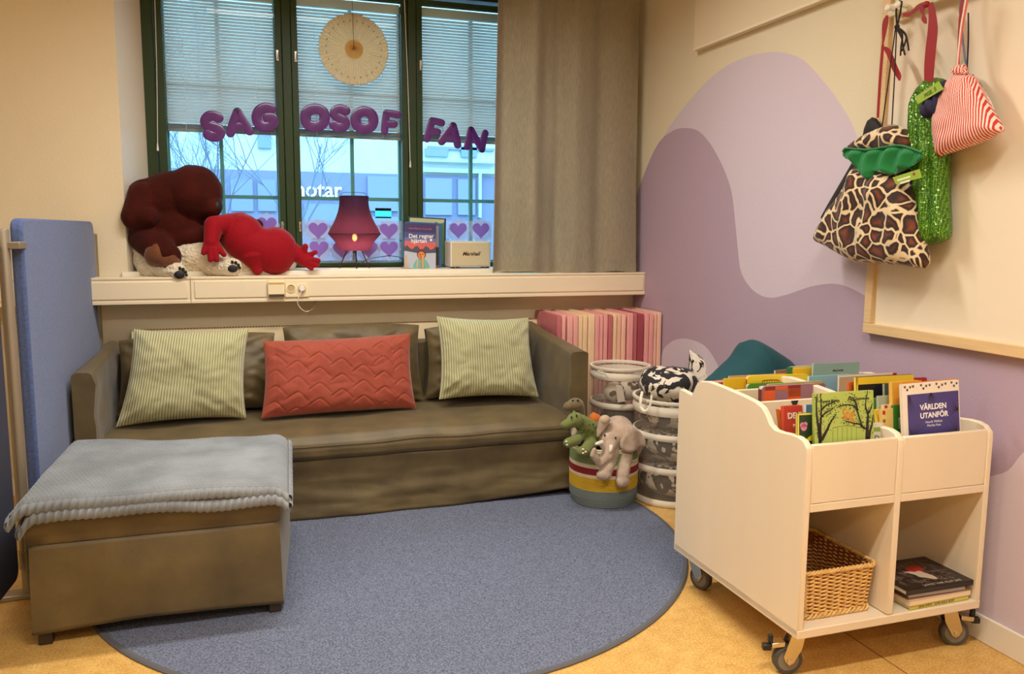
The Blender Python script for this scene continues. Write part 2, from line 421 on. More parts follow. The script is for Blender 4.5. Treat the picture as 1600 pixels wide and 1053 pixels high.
def wx(px, py=200, y=WIN_Y): return at(px, py, 1, y).x
XA0, XA1 = WXI0, wx(262)           # left casing + sash stile
XM0, XM1 = wx(433.5), wx(468)      # first mullion group
XN0, XN1 = wx(628.5), wx(660.3)    # second
XR0 = 1.98
Z0, Z1 = SILL+.0, WTOP
# outer frame and mullions (one fixed frame)
m = MB()
m.bb((WXI0-.02, WIN_Y+.004, Z0-.01), (wx(246), WIN_Y+.13, Z1)); m.bb((XR0+.05, WIN_Y+.004, Z0-.01), (WXI1+.02, WIN_Y+.13, Z1))
for a, c_ in ((XM0, XM1), (XN0, XN1)):
    w3 = (c_-a)
    m.bb((a+w3*.30, WIN_Y-.012, Z0-.01), (c_-w3*.30, WIN_Y+.13, Z1))
m.bb((WXI0, WIN_Y+.004, Z0-.012), (WXI1, WIN_Y+.13, Z0+.006)); 
m.bb((WXI0, WIN_Y+.004, Z1-.06), (WXI1, WIN_Y+.13, Z1+.02))
struct(m.build('window_frame', GREEN, bevel=.004), 'dark green painted window frame', 'window frame')
sash = [(wx(247), wx(260), XM0, XM0+(XM1-XM0)*.29), (XM1-(XM1-XM0)*.29, XM1, XN0, XN0+(XN1-XN0)*.29), (XN1-(XN1-XN0)*.29, XN1, XR0, XR0+.045)]
ZB, ZT = Z0+.006, 2.865
muntin_z = 1.645
munt_px = (348.5, 551.5, 736)
head_z = [at(340, 0, 1, WIN_Y).z, at(545, 0, 1, WIN_Y).z, at(715, 12, 1, WIN_Y).z]
HB = 2.835 
for k, (a0, a1, b0, b1) in enumerate(sash):
    m = MB()
    m.bb((a0, WIN_Y-.004, ZB), (a1, WIN_Y+.05, ZT+.03)); m.bb((b0, WIN_Y-.004, ZB), (b1, WIN_Y+.05, ZT+.03))
    m.bb((a1, WIN_Y-.003, ZB), (b0, WIN_Y+.05, ZB+.024)); m.bb((a1, WIN_Y-.003, ZT), (b0, WIN_Y+.05, ZT+.03))
    so = struct(m.build('window_%d' % (k+1), GREEN, bevel=.003), ['left', 'middle', 'right'][k]+' green window sash', 'window')
    m = MB(); m.bb((a1-.003, WIN_Y+.010, ZB+.02), (b0+.003, WIN_Y+.014, ZT)); m.build('window_pane', GLASS, so)
    # outer sash with glazing bars
    m = MB(); yo = WIN_Y+.105
    xm = at(munt_px[k], 300, 1, yo).x
    m.bb((a1-.03, yo, ZB-.01), (a1+.006, yo+.04, ZT)); m.bb((b0-.006, yo, ZB-.01), (b0+.03, yo+.04, ZT)); m.bb((a1, yo, ZB-.01), (b0, yo+.04, ZB+.035))
    m.bb((xm-.011, yo, ZB), (xm+.011, yo+.035, ZT))
    for mz in (muntin_z+.005, 2.31): m.bb((a1, yo+.002, mz-.011), (b0, yo+.033, mz+.011))
    m.build('outer_sash', GREENO, so)
    m = MB(); m.bb((a1-.01, yo+.018, ZB), (b0+.01, yo+.021, ZT)); m.build('outer_pane', GLASS, so)
    # little stay hooks
    for hz in (2.49, 1.47):
        m = MB(); xs = (b0+.012 if k == 0 else a1-.012)
        m.bb((xs-.006, WIN_Y-.014, hz-.03), (xs+.006, WIN_Y-.003, hz+.03)); m.tube([(xs, WIN_Y-.016, hz-.024), (xs+.006, WIN_Y-.026, hz+.02)], .004, 6)
        m.build('sash_hook', STEEL, so, smooth=True)
    # venetian blind between the panes
    nm = ['left', 'middle', 'right'][k]
    t = thing('venetian_blind', 'half lowered venetian blind in the %s window' % nm, 'blind', ((a1+b0)/2, WIN_Y+.06, HB), group='venetian blinds in the window')
    y = WIN_Y+.062; zbot = 2.085
    m = MB(); m.bb((a1+.002, y-.016, HB-.03), (b0-.002, y+.016, HB+.025)); m.build('headrail', mat('headrail_white', rgb(226, 240, 240), .4), t, bevel=.003)
    m = MB(); z = zbot; n = 0
    while z < HB-.03:
        # slightly crowned slat, tilted nearly shut
        prof = [(-.0115, -.0100), (-.004, -.0024), (.004, .0044), (.0115, .0094)]
        V = []; F = []
        for (dy, dz) in prof: V += [(a1+.004, y+dy*.6, z+dz*1.0), (b0-.004, y+dy*.6, z+dz*1.0)]
        for q in range(3): F.append((2*q, 2*q+1, 2*q+3, 2*q+2))
        m.add(V, F); z += .0185; n += 1
    tag(m.build('slats', BLIND, t, smooth=True), None, None, None, 'stuff')
    m = MB()
    for q in range(6): m.bb((a1+.004, y-.0125, zbot-.042+q*.0052), (b0-.004, y+.0125, zbot-.0395+q*.0052))
    m.bb((a1+.004, y-.013, zbot-.058), (b0-.004, y+.013, zbot-.045)); m.build('bottom_rail', BOTTOM, t)
    for f_ in (.17, .82):
        xx = a1+(b0-a1)*f_; m = MB(); m.tube([(xx, y-.0135, HB-.03), (xx, y-.0135, zbot-.05)], .0011, 5); m.build('ladder_cord', CORD, t)
for nm, px0, py0, px1, py1 in (('left', 241, -30, 246.5, 232), ('middle', 631, -20, 641, 258)):
    p0 = at(px0, py0, 1, WIN_Y-.022); p1 = at(px1, py1, 1, WIN_Y-.022)
    t = thing('blind_wand', 'thin white pull cord hanging on the green frame of the %s window' % nm, 'blind cord', p1)
    m = MB(); m.tube([p0, p0.lerp(p1, .5)+Vector((.004, 0, 0)), p1], .0022, 6); m.build('pull_cord', CORD, t)
    m = MB(); m.lathe([(.003, .03), (.006, .0), (.0065, -.012), (.002, -.016)], p1, 10); m.build('cord_weight', CORD, t, smooth=True)

# ================================================================== street outside
FAC = mat('pale_facade', rgb(172, 190, 190), .9, vary=(3, .95))
FACD = mat('blue_grey_shopfront', rgb(104, 114, 146), .8)
FACG = mat('shop_window', rgb(112, 128, 160), .2)
PAVE = mat('street_grey', rgb(120, 126, 130), .9)
BY = 17.0
m = MB(); m.bb((-30, DY+.9, -1.2), (40, 60, -1.0)); struct(m.build('street', PAVE), 'pale street outside the window', 'street')
bz = at(550, 268, 1, BY).z; bz2 = at(700, 250, 1, BY).z
t = thing('street_building', 'pale building with a blue grey shop floor across the street', 'building', (2, BY, -1))
m = MB(); m.bb((-2.6, BY+.05, -1), (16, BY+6, 9)); m.build('facade', FAC, t)
zt = at(550, 270, 1, BY).z
m = MB(); m.bb((-2.6, BY, -1), (16, BY+.06, zt)); m.build('shop_front', FACD, t)
def win_b(px0, py0, px1, py1, m_, nm, yy=BY-.02):
    a = at(px0, py0, 1, yy); c_ = at(px1, py1, 1, yy)
    mb = MB(); mb.bb((min(a.x, c_.x), yy-.03, min(a.z, c_.z)), (max(a.x, c_.x), yy+.08, max(a.z, c_.z)))
    return mb.build(nm, m_, t)
for q in ((402, 200, 424, 232), (446, 200, 466, 232), (664, 232, 700, 245), (720, 228, 745, 246), (668, 228, 772, 236)):
    win_b(*q, mat('upper_window', rgb(108, 132, 168), .3), 'upper_window', BY+.02)
for q in ((574, 275, 622, 330), (475, 318, 530, 352), (566, 338, 622, 352), (664, 278, 706, 336), (715, 280, 742, 336), (360, 280, 396, 330), (402, 280, 432, 330), (664, 345, 742, 400)):
    win_b(*q, FACG, 'shop_window')
win_b(586, 325, 611, 341, mat('teal_sign', rgb(30, 205, 205), .5), 'teal_sign')
for q in ((660, 250, 776, 256), (660, 262, 776, 272)): win_b(*q, mat('facade_band', rgb(150, 172, 182), .8), 'facade_band', BY-.05)
win_b(748, 270, 752, 340, mat('facade_band'), 'drain_pipe', BY-.08)
p = at(497.5, 297, 1, BY-.05)
text_mesh('sign_lettering', 'notar', .42, frame(p, (1, 0, 0), (0, 0, 1)), mat('sign_white', rgb(226, 236, 236), .6), t, depth=.02, fat=.006)
# bare tree
BARK = mat('grey_blue_bark', rgb(92, 108, 132), .9)
base = at(372, 520, 1, 11.5); base.z = -1.0
m = MB()
rnd = random.Random(11)
def branch(p, d, L, r, lev):
    pts = [p.copy()]; q = p.copy(); dd = d.copy()
    for i in range(4):
        dd = (dd+Vector((rnd.uniform(-.16, .16), rnd.uniform(-.16, .16), rnd.uniform(-.02, .12)))).normalized()
        q = q+dd*(L/4); pts.append(q.copy())
    m.tube(pts, [r*(1-.13*i) for i in range(5)], 5)
    if lev == 0: return
    for i in range(4 if lev > 2 else 3):
        f_ = rnd.uniform(.35, 1.0); k = min(3, int(f_*4)); s_ = pts[k].lerp(pts[k+1], f_*4-k)
        nd = (dd+Vector((rnd.uniform(-.95, .95), rnd.uniform(-.5, .5), rnd.uniform(-.25, .5)))).normalized()
        branch(s_, nd, L*rnd.uniform(.55, .8), r*.58, lev-1)
branch(base, Vector((.0, 0, 1)), 2.3, .032, 5)
branch(base+Vector((-.9, .5, 0)), Vector((-.05, 0, 1)), 2.2, .028, 5)
o = m.build('bare_tree', BARK, loc=base, smooth=True); tag(o, 'bare winter tree in the street outside the left window', 'tree')
# ================================================================== fabrics
def uvmat(name, col, rough=.85, sheen=.2):
    m = mat(name, col, rough, sheen=sheen); return m
OLIVE = mat('olive_brown_cover', rgb(98, 83, 50), .46, vary=(7, .74, 5), bump=(420, .25), sheen=.2, spec=.6)
def fold_noise(p, sc, amp): return noise.noise(Vector(p)*sc)*amp
def pillow(name, q, t, m, parent=None, arch=0, nu=44, nv=40, wr=.010, seed=0, pinch=.07, prof=None, loc=None, edge=.004):
    """q: corners bl, br, tr, tl; t thickness; a stuffed cushion"""
    bl, br, tr_, tl = [Vector(p) for p in q]
    nrm = ((br-bl).cross(tl-bl)).normalized()
    mb = MB()
    def side(sg):
        def fn(a, b):
            u, v = 2*a-1, 2*b-1
            uu = u*(1-pinch*(1-v*v)*abs(u)**2); vv = v*(1-pinch*(1-u*u)*abs(v)**2)
            A, B = (uu+1)/2, (vv+1)/2
            p = bl*(1-A)*(1-B)+br*A*(1-B)+tr_*A*B+tl*(1-A)*B
            if arch: p = p+Vector((0, 0, arch*B*B*(1-abs(u)**2.4)))
            h = (max(0, 1-u**4)**.62)*(max(0, 1-v**4)**.62)
            e = min(1, (1-abs(u))*9)*min(1, (1-abs(v))*9)
            z = t/2*h+edge*.5
            w_ = fold_noise((p.x*1.0+seed, p.y, p.z), 7, wr)*e + abs(fold_noise((p.x+seed*2, p.y+3, p.z*1.4), 13, wr*.7))*e
            # creases running in from the corners
            cn = max(0, (abs(u)*abs(v))**1.4)
            w_ -= abs(math.sin((abs(u)-abs(v))*9+seed))*cn*wr*1.2*e
            if prof and sg > 0: w_ += prof(a, b)*e
            return p+nrm*sg*(z+w_*(1 if sg > 0 else .4))
        return fn
    mb.grid(nu, nv, side(1)); mb.grid(nu, nv, side(-1))
    return mb.build(name, m, parent, smooth=True, weld=.0006, loc=loc, angle=180)

# ------------------------------------------------------------------ sofa
SX0, SX1, SYF, SYB = -.755, 1.79, 4.07, 4.885
t = thing('sofa', 'long olive brown fabric sofa with slipcover skirt standing below the window ledge', 'sofa', (.5, 4.45, 0))
# skirted base
def skirt(a, b):
    # a around left->right, b bottom->top ; drapes a little outwards at the floor
    x = -.70+a*(1.765+.70); zb = .012 + max(0, a-.72)*.14; z = zb+b*(.315-zb)
    y = SYF+.012-(1-b)*.012+.012*math.sin(b*2.4)+fold_noise((x*1.2, b*2, 0), 2.4, .012)*(1-b*.5)
    y += .008*math.sin((b*5+x*3.2))*max(0, 1-abs(b-.35)*2)*max(0, a-.25) + abs(fold_noise((x*3, b*4+x*2.5, 4), 2.2, .012))*max(0, .9-b)
    return Vector((x, y, z))
m = MB(); m.grid(90, 26, skirt); m.build('front_skirt', OLIVE, t, smooth=True, solid=.008, angle=180)
m = MB(); m.bb((-.70, SYF+.035, .03), (1.76, SYB-.02, .32)); m.build('base', OLIVE, t, bevel=.01)
# seat cushion: bulging front edge
def seat(a, b):
    x = -.665+a*(1.70+.665)
    # section profile from bottom front over the top to the back
    P = [(SYF+.05, .315), (SYF+.005, .318), (SYF-.012, .335), (SYF-.016, .37), (SYF-.006, .405), (SYF+.03, .432), (SYF+.10, .448), (SYF+.25, .458), (SYF+.5, .455), (SYB-.1, .45), (SYB-.1, .34)]
    k = b*(len(P)-1); i = min(int(k), len(P)-2); f_ = k-i
    y = P[i][0]*(1-f_)+P[i+1][0]*f_; z = P[i][1]*(1-f_)+P[i+1][1]*f_
    e = 1-max(0, (abs(2*a-1)-.97)/.03)
    z += fold_noise((x*1.5, y*3, 1), 2.2, .012)*(1 if b > .3 else .4)-.012*(1-e)
    y += fold_noise((x*2, b*3, 7), 2, .006)
    return Vector((x, y, z))
m = MB(); m.grid(90, 40, seat); m.build('seat_cushion', OLIVE, t, smooth=True, angle=180)
PIPE = mat('olive_piping', rgb(92, 78, 52), .8)
m = MB(); m.tube([seat(i/60, .355)+Vector((0, -.0025, 0)) for i in range(61)], .0035, 6); m.build('piping', PIPE, t, smooth=True)
# arms
def arm(sx, xi0, xi1, xo0, xo1, zf, zb, name):
    def fn(a, b):
        # a: around the section (inner bottom -> inner top -> outer top -> outer bottom), b: front -> back
        y = 4.095+b*(SYB-4.10); xi = xi0+(xi1-xi0)*b; xo = xo0+(xo1-xo0)*min(1, b*1.6)
        zt = zf+(zb-zf)*b
        if a < .4: x = xi; z = .02+(zt-.03)*a/.4
        elif a < .5:
            f_ = (a-.4)/.1; th = f_*PI/2; x = xi+(.028*(1-math.cos(th)))*sx; z = zt-.028+.028*math.sin(th)
        elif a < .6:
            f_ = (a-.5)/.1; th = f_*PI/2; x = xo-.028*sx+.028*math.sin(th)*sx; z = zt-.028+.028*math.cos(th)
        else: x = xo; z = .02+(zt-.03)*(1-a)/.4
        n_ = fold_noise((x*2, y*2.2, z*3.2), 2.4, .014)+abs(fold_noise((x, y*3+z*2, z*2+5), 3, .010))
        if a < .4: x -= sx*n_*min(1, a*8)
        if b < .02: pass
        return Vector((x, y, z))
    mb = MB(); N_ = 40; mb.grid(N_, 34, fn)
    mb.add([fn(i/N_, 0) for i in range(N_+1)], [tuple(range(N_+1))]); mb.add([fn(i/N_, 1) for i in range(N_+1)], [tuple(range(N_+1))])
    return mb.build(name, OLIVE, t, smooth=True, weld=.0005, bevel=.012, seg=3, angle=60)
arm(1, 1.685, 1.67, 1.79, 1.755, .80, .885, 'armrest')
arm(-1, -.665, -.655, -.755, -.72, .80, .845, 'armrest')
m = MB(); m.bb((-.70, SYB-.075, .03), (1.745, SYB-.005, .80)); m.build('back_frame', OLIVE, t, bevel=.02, seg=3)
for x, y in ((-.69, 4.12), (1.74, 4.14), (-.69, 4.8), (1.70, 4.8)):
    z_ = .0095 if (x, y) == (1.74, 4.14) else 0
    m = MB(); m.bb((x-.025, y-.025, z_), (x+.025, y+.025, .04)); m.build('leg', mat('dark_wood_leg', rgb(52, 40, 28), .5), t)
# loose back cushions
ybc = 4.70
for (xa, xb, zt0, zt1, lab, sd) in ((-.655, .17, .868, .885, 'olive back cushion at the left end of the sofa, behind the wide green pillow', 1), (.185, .985, .915, .905, 'olive back cushion in the middle of the sofa, tallest of the three', 5), (.995, 1.665, .882, .90, 'olive back cushion at the right end of the sofa, beside the right armrest', 9)):
    q = [(xa, ybc-.04, .468), (xb, ybc-.04, .468), (xb-.01, ybc+.035, zt1-.008), (xa+.02, ybc+.035, zt0-.008)]
    o = pillow('back_cushion', q, .19, OLIVE, wr=.026, seed=sd, pinch=.05, arch=.026, loc=((xa+xb)/2, ybc, .46), nu=40, nv=36, edge=.05)
    tag(o, lab, 'cushion', 'loose back cushions of the sofa')

# ------------------------------------------------------------------ throw pillows
def stripes_mat(name, c1, c2, n, bumps=.6):
    m = mat(name, c1, .9, sheen=.4); nt, b, N, L = nodes(m)
    tc = N.new('ShaderNodeTexCoord'); sp = N.new('ShaderNodeSeparateXYZ'); L.new(tc.outputs['UV'], sp.inputs[0])
    mu = N.new('ShaderNodeMath'); mu.operation = 'MULTIPLY'; mu.inputs[1].default_value = n*2*PI; L.new(sp.outputs[0], mu.inputs[0])
    sn = N.new('ShaderNodeMath'); sn.operation = 'SINE'; L.new(mu.outputs[0], sn.inputs[0])
    mr = N.new('ShaderNodeMapRange'); mr.inputs[1].default_value = -.6; mr.inputs[2].default_value = .5; L.new(sn.outputs[0], mr.inputs[0])
    mx = N.new('ShaderNodeMix'); mx.data_type = 'RGBA'; mx.inputs[6].default_value = c2; mx.inputs[7].default_value = c1
    L.new(mr.outputs[0], mx.inputs[0]); L.new(mx.outputs[2], b.inputs['Base Color'])
    bp = N.new('ShaderNodeBump'); bp.inputs['Strength'].default_value = bumps; bp.inputs['Distance'].default_value = .004
    L.new(sn.outputs[0], bp.inputs['Height']); L.new(bp.outputs[0], b.inputs['Normal'])
    return m
CORDU = stripes_mat('green_corduroy', rgb(208, 206, 160), rgb(164, 160, 114), 44)
CORDU2 = stripes_mat('green_corduroy_fine', rgb(204, 204, 158), rgb(162, 158, 114), 40)
q = [at(181, 667, 1, 4.40), at(385, 652, 1, 4.42), at(389, 514, 1, 4.50), at(209, 514, 1, 4.50)]
o = pillow('throw_pillow', q, .17, CORDU, wr=.014, seed=3, loc=at(285, 655, 1, 4.45), nu=60, nv=50)
tag(o, 'pale green corduroy pillow at the left end of the olive sofa', 'pillow', 'green corduroy pillows')
q = [at(686, 624, 1, 4.45), at(842, 620, 1, 4.43), at(826, 496, 1, 4.53), at(682, 494, 1, 4.53)]
o = pillow('throw_pillow', q, .17, CORDU2, wr=.016, seed=8, loc=at(765, 620, 1, 4.5), nu=60, nv=50)
tag(o, 'pale green corduroy pillow at the right end of the sofa, near the pink mats', 'pillow', 'green corduroy pillows')
CORAL = mat('coral_velvet', rgb(158, 68, 46), .75, sheen=.6, vary=(9, .92, 4), bump=(500, .15))
def leaf(a, b):
    # stitched rows of leaves
    c = a*7.0; s_ = (c % 1.0)*2-1; r_ = b*5.0+(.5 if int(c) % 2 else 0)
    f_ = (r_+abs(s_)**1.3*.55+.12*s_) % 1.0
    d = min(f_, 1-f_)*.085; d2 = abs(s_)*.032 if abs(s_) < .5 else 9; d3 = (1-abs(s_))*.032
    g = min(d, d2+.004, d3+.007)
    return -.0062*math.exp(-(g/.0045)**2)+.0015
q = [at(408, 654, 1, 4.38), at(650, 637, 1, 4.42), at(641, 521, 1, 4.50), at(411, 533, 1, 4.48)]
o = pillow('throw_pillow', q, .15, CORAL, wr=.010, seed=12, loc=at(530, 648, 1, 4.44), nu=150, nv=96, prof=leaf, pinch=.04)
tag(o, 'coral red quilted pillow with stitched leaves in the middle of the sofa', 'pillow')

# ------------------------------------------------------------------ radiator
t = thing('radiator', 'cream radiator with a grille top behind the sofa', 'radiator', (.6, 4.91, .2))
RAD = mat('radiator_cream', rgb(240, 222, 180), .4)
xr0, xr1 = at(205, 520, 1, 4.90).x, at(842, 500, 1, 4.90).x
m = MB(); m.bb((xr0, 4.893, .15), (xr1, 4.955, .893)); m.build('panel', RAD, t, bevel=.006)
m = MB()
m.bb((xr0+.01, 4.897, .893), (xr1-.01, 4.950, .8945)); m.build('grille_plate', RAD, t)
m = MB(); n = int((xr1-xr0-.06)/.016)
for i in range(n): m.bb((xr0+.03+i*.016, 4.901, .8946), (xr0+.039+i*.016, 4.945, .8952))
m.build('grille', mat('grille_dark', rgb(120, 100, 66), .7), t)
for x in (xr0+.2, xr1-.2):
    m = MB(); m.bb((x-.02, 4.9, 0), (x+.02, 4.95, .16)); m.build('bracket', RAD, t)

# ------------------------------------------------------------------ footstool
t = thing('ottoman', 'olive brown slipcovered ottoman with a padded lid in front of the sofa', 'ottoman', (-.3, 3.5, 0))
OF = [(-.728, 3.08), (.098, 3.08), (.165, 3.90), (-.69, 3.90)]
def oside(a, b):
    # four sides, a 0..1 around
    k = a*4; i = int(k) % 4; f_ = k-int(k)
    p = Vector(OF[i]).lerp(Vector(OF[(i+1) % 4]), f_); c_ = Vector((-.28, 3.49))
    zb = .045 + .0*f_
    if i == 0: zb = .045+.016*math.sin(f_*PI)-.0*f_
    z = zb+b*(.365-zb)
    out = (p-c_).normalized()
    p = p+out*(.010*(1-b)+.012*math.sin(b*PI)*math.sin(f_*PI))
    n_ = fold_noise((p.x*2, p.y*2, z*2.6), 2.2, .014)*(1-b*.6)*math.sin(f_*PI)
    if i == 0: n_ += .012*math.sin(f_*5+b*4)*max(0, f_-.45)*(1-b)
    p = p+out*n_
    return Vector((p.x, p.y, z))
m = MB(); m.grid(120, 20, oside, closeu=True); m.build('skirt', OLIVE, t, smooth=True, solid=.006, angle=50, weld=.0001)
m = MB(); m.hexa([(x*.96+(-.28)*.04, 3.49+(y-3.49)*.96, .06) for x, y in OF]+[(x*.96-.28*.04, 3.49+(y-3.49)*.96, .37) for x, y in OF]); m.build('body', OLIVE, t)
def lidp(e, z): 
    c_ = Vector((-.28, 3.49)); return [((Vector(p)-c_)*e+c_) .to_3d()+Vector((0, 0, z)) for p in OF]
m = MB(); R = []
for e, z in ((.99, .362), (1.012, .372), (1.016, .41), (1.012, .45), (.985, .475), (.90, .484)):
    P = lidp(e, z); R.append([P[i].lerp(P[(i+1) % 4], j/12) for i in range(4) for j in range(12)])
m.rings(R); m.build('lid', OLIVE, t, smooth=True, angle=70)
m = MB(); P = lidp(1.0175, .462); m.tube([P[i].lerp(P[(i+1) % 4], j/12) for i in range(4) for j in range(12)], .0035, 6, True); m.build('piping', PIPE, t, smooth=True)
for (x, y) in ((-.70, 3.105), (.075, 3.105), (.13, 3.86), (-.66, 3.86)):
    z_ = .0095 if x > 0 else 0
    m = MB(); m.bb((x-.022, y-.022, z_), (x+.022, y+.022, .06)); m.build('leg', mat('dark_wood_leg'), t, bevel=.004)

# blanket
GREYF = mat('grey_fleece', rgb(128, 132, 134), .95, sheen=.5, vary=(5, .74, 4))
GREYF2 = mat('grey_fleece_shadow_side', rgb(126, 124, 112), .95, sheen=.6, vary=(6, .85, 4))
t = thing('blanket', 'folded grey waffle fleece blanket lying on the olive ottoman', 'blanket', (-.3, 3.5, .49))
BQ = [(-.775, 3.035), (.135, 3.035), (.175, 3.80), (-.745, 3.86)]
def blank(layer):
    base = .487+layer*.034
    def fn(a, b):
        p = (Vector(BQ[0])*(1-a)*(1-b)+Vector(BQ[1])*a*(1-b)+Vector(BQ[2])*a*b+Vector(BQ[3])*(1-a)*b)
        if layer == 0: p = Vector((p.x*.985+.02*(1-a), p.y-.004*(1-b)))
        else: p = Vector((p.x, p.y+.010*(1-b)*a))
        z = base+.014
        # droop over the edges and soft hills
        z += .014*math.sin(a*4.2+b*1.5)*(.6+.4*b)+fold_noise((p.x*2, p.y*2, layer), 2, .012)
        r_ = max(0, (a-.93)/.07); z -= .035*r_*r_; l_ = max(0, (.06-a)/.06); z -= .05*l_*l_
        f_ = max(0, (.05-b)/.05); z -= .012*f_*f_
        g = math.sin(a*PI*62+ (PI/2 if int(b*52) % 2 else 0))*math.sin(b*PI*52)
        z += .0050*abs(g)
        e = min(1, a*30, (1-a)*30, b*30, (1-b)*30)
        return Vector((p.x, p.y, z)), e
    return fn
for layer, nm in ((0, 'lower_fold'), (1, 'upper_fold')):
    fn = blank(layer); m = MB()
    th = .037
    def top(a, b, fn=fn): p, e = fn(a, b); return p-Vector((0, 0, (1-math.sqrt(max(0, 1-(1-e)**2)))*th*.5))
    def bot(a, b, fn=fn): p, e = fn(a, b); return p-Vector((0, 0, th-(1-math.sqrt(max(0, 1-(1-e)**2)))*th*.5))
    NU, NV = (230, 190)
    m.grid(NU, NV, top); m.grid(60, 40, bot)
    # braided front rim
    def rim(a, c_, fn=fn):
        p, e = fn(a, 0); th_ = c_*PI; k = .5+.5*math.cos(a*2*PI*46); s = .5+.5*math.cos((a*36+c_*.6)*2*PI)
        return p+Vector((0, -math.sin(th_)*(.014+.009*s), -th/2+math.cos(th_)*(th/2+.003*s)))
    def rimr(a, c_, fn=fn):
        p, e = fn(1, a); th_ = c_*PI; s = .5+.5*math.cos((a*40+c_*.6)*2*PI)
        return p+Vector((math.sin(th_)*(.012+.004*s), 0, -th/2+math.cos(th_)*(th/2)))
    def riml(a, c_, fn=fn):
        p, e = fn(0, a); th_ = c_*PI; s = .5+.5*math.cos((a*40+c_*.6)*2*PI)
        return p+Vector((-math.sin(th_)*(.012+.004*s), 0, -th/2+math.cos(th_)*(th/2)))
    m.grid(320, 9, rim); m.grid(240, 8, rimr); m.grid(240, 8, riml)
    m.build(nm, GREYF, t, smooth=True, angle=180)

# ------------------------------------------------------------------ rug
RUGM = mat('grey_carpet', rgb(104, 110, 128), .95, vary=(150, .45, 2), bump=(200, .5))
RUGE = mat('carpet_binding', rgb(92, 90, 92), .8)
RC = (.662, 3.682); RR = 1.322
t = thing('rug', 'large round grey carpet on the yellow floor in front of the sofa', 'rug', (RC[0], RC[1], 0))
m = MB(); m.lathe([(RR-.012, .001), (RR-.012, .008), (RR*.5, .0085), (.01, .0085)], (RC[0], RC[1], 0), 160); m.build('pile', RUGM, t, smooth=True)
m = MB(); m.lathe([(RR+.006, .0005), (RR+.007, .006), (RR, .011), (RR-.014, .0095), (RR-.014, .0005)], (RC[0], RC[1], 0), 160, close=True); m.build('binding', RUGE, t, smooth=True)

# ------------------------------------------------------------------ room dividers
BLUE = mat('blue_felt', rgb(78, 96, 142), .9, vary=(90, .80, 3), bump=(400, .2), sheen=.3)
DKF = mat('dark_blue_felt', rgb(56, 58, 74), .9, vary=(150, .9, 3), bump=(400, .2))
POLE = mat('grey_beige_metal', rgb(150, 138, 118), .4, metal=.4)
def divider(name, label, a, b, z0, z1, m_, group, th=.045, rad=.05):
    a = Vector(a); b = Vector(b); d = (b-a); Lx = d.length; d.normalize(); n = Vector((-d.y, d.x))
    t = thing(name, label, 'room divider', (a.x, a.y, 0), group)
    poly = []
    for cx, cz, a0 in ((Lx-rad, z0+rad, -PI/2), (Lx-rad, z1-rad, 0), (rad, z1-rad, PI/2), (rad, z0+rad, PI)):
        for i in range(7): th_ = a0+PI/2*i/6; poly.append((cx+rad*math.cos(th_), cz+rad*math.sin(th_)))
    mb = MB(); mb.prism(poly, lambda u, v, w_: (a.x+d.x*u+n.x*w_, a.y+d.y*u+n.y*w_, v), -th/2, th/2)
    mb.build('panel', m_, t, bevel=.012, seg=3)
    return t, a, b, d
pA = (-.82, 3.60); pB = (-.775, 4.93)
t, a, b_, d = divider('room_divider', 'blue felt screen panel standing left of the sofa', pA, pB, .16, 1.488, BLUE, 'felt room dividers')
# pole at its front edge
pole = Vector((-.848, 3.535))
m = MB(); m.lathe([(.021, .02), (.021, 1.44), (.018, 1.447), (.004, 1.449)], (pole.x, pole.y, 0), 20); m.lathe([(.026, .12), (.026, .19)], (pole.x, pole.y, 0), 20)
m.build('pole', POLE, t, smooth=True)
for z in (1.385, .25):
    m = MB(); m.box((pole.x+.02, pole.y+.035, z), (.075, .10, .028)); m.build('clip', POLE, t, bevel=.004)
m = MB(); m.box((pole.x-.05, pole.y, .012), (.40, .07, .022), rz(.06)); m.build('foot', POLE, t, bevel=.005)
m = MB(); m.lathe([(.018, .02), (.018, 1.42), (.004, 1.425)], (-.757, 4.935, 0), 16); m.build('pole', POLE, t, smooth=True)
t, a, b_, d = divider('room_divider', 'dark felt screen panel at the left edge, in front of the blue one', (-.935, 2.62), (-.885, 3.49), .10, 1.43, DKF, 'felt room dividers')
m = MB(); m.lathe([(.02, .0), (.02, 1.42), (.004, 1.425)], (-.94, 2.58, 0), 16); m.build('pole', POLE, t, smooth=True)

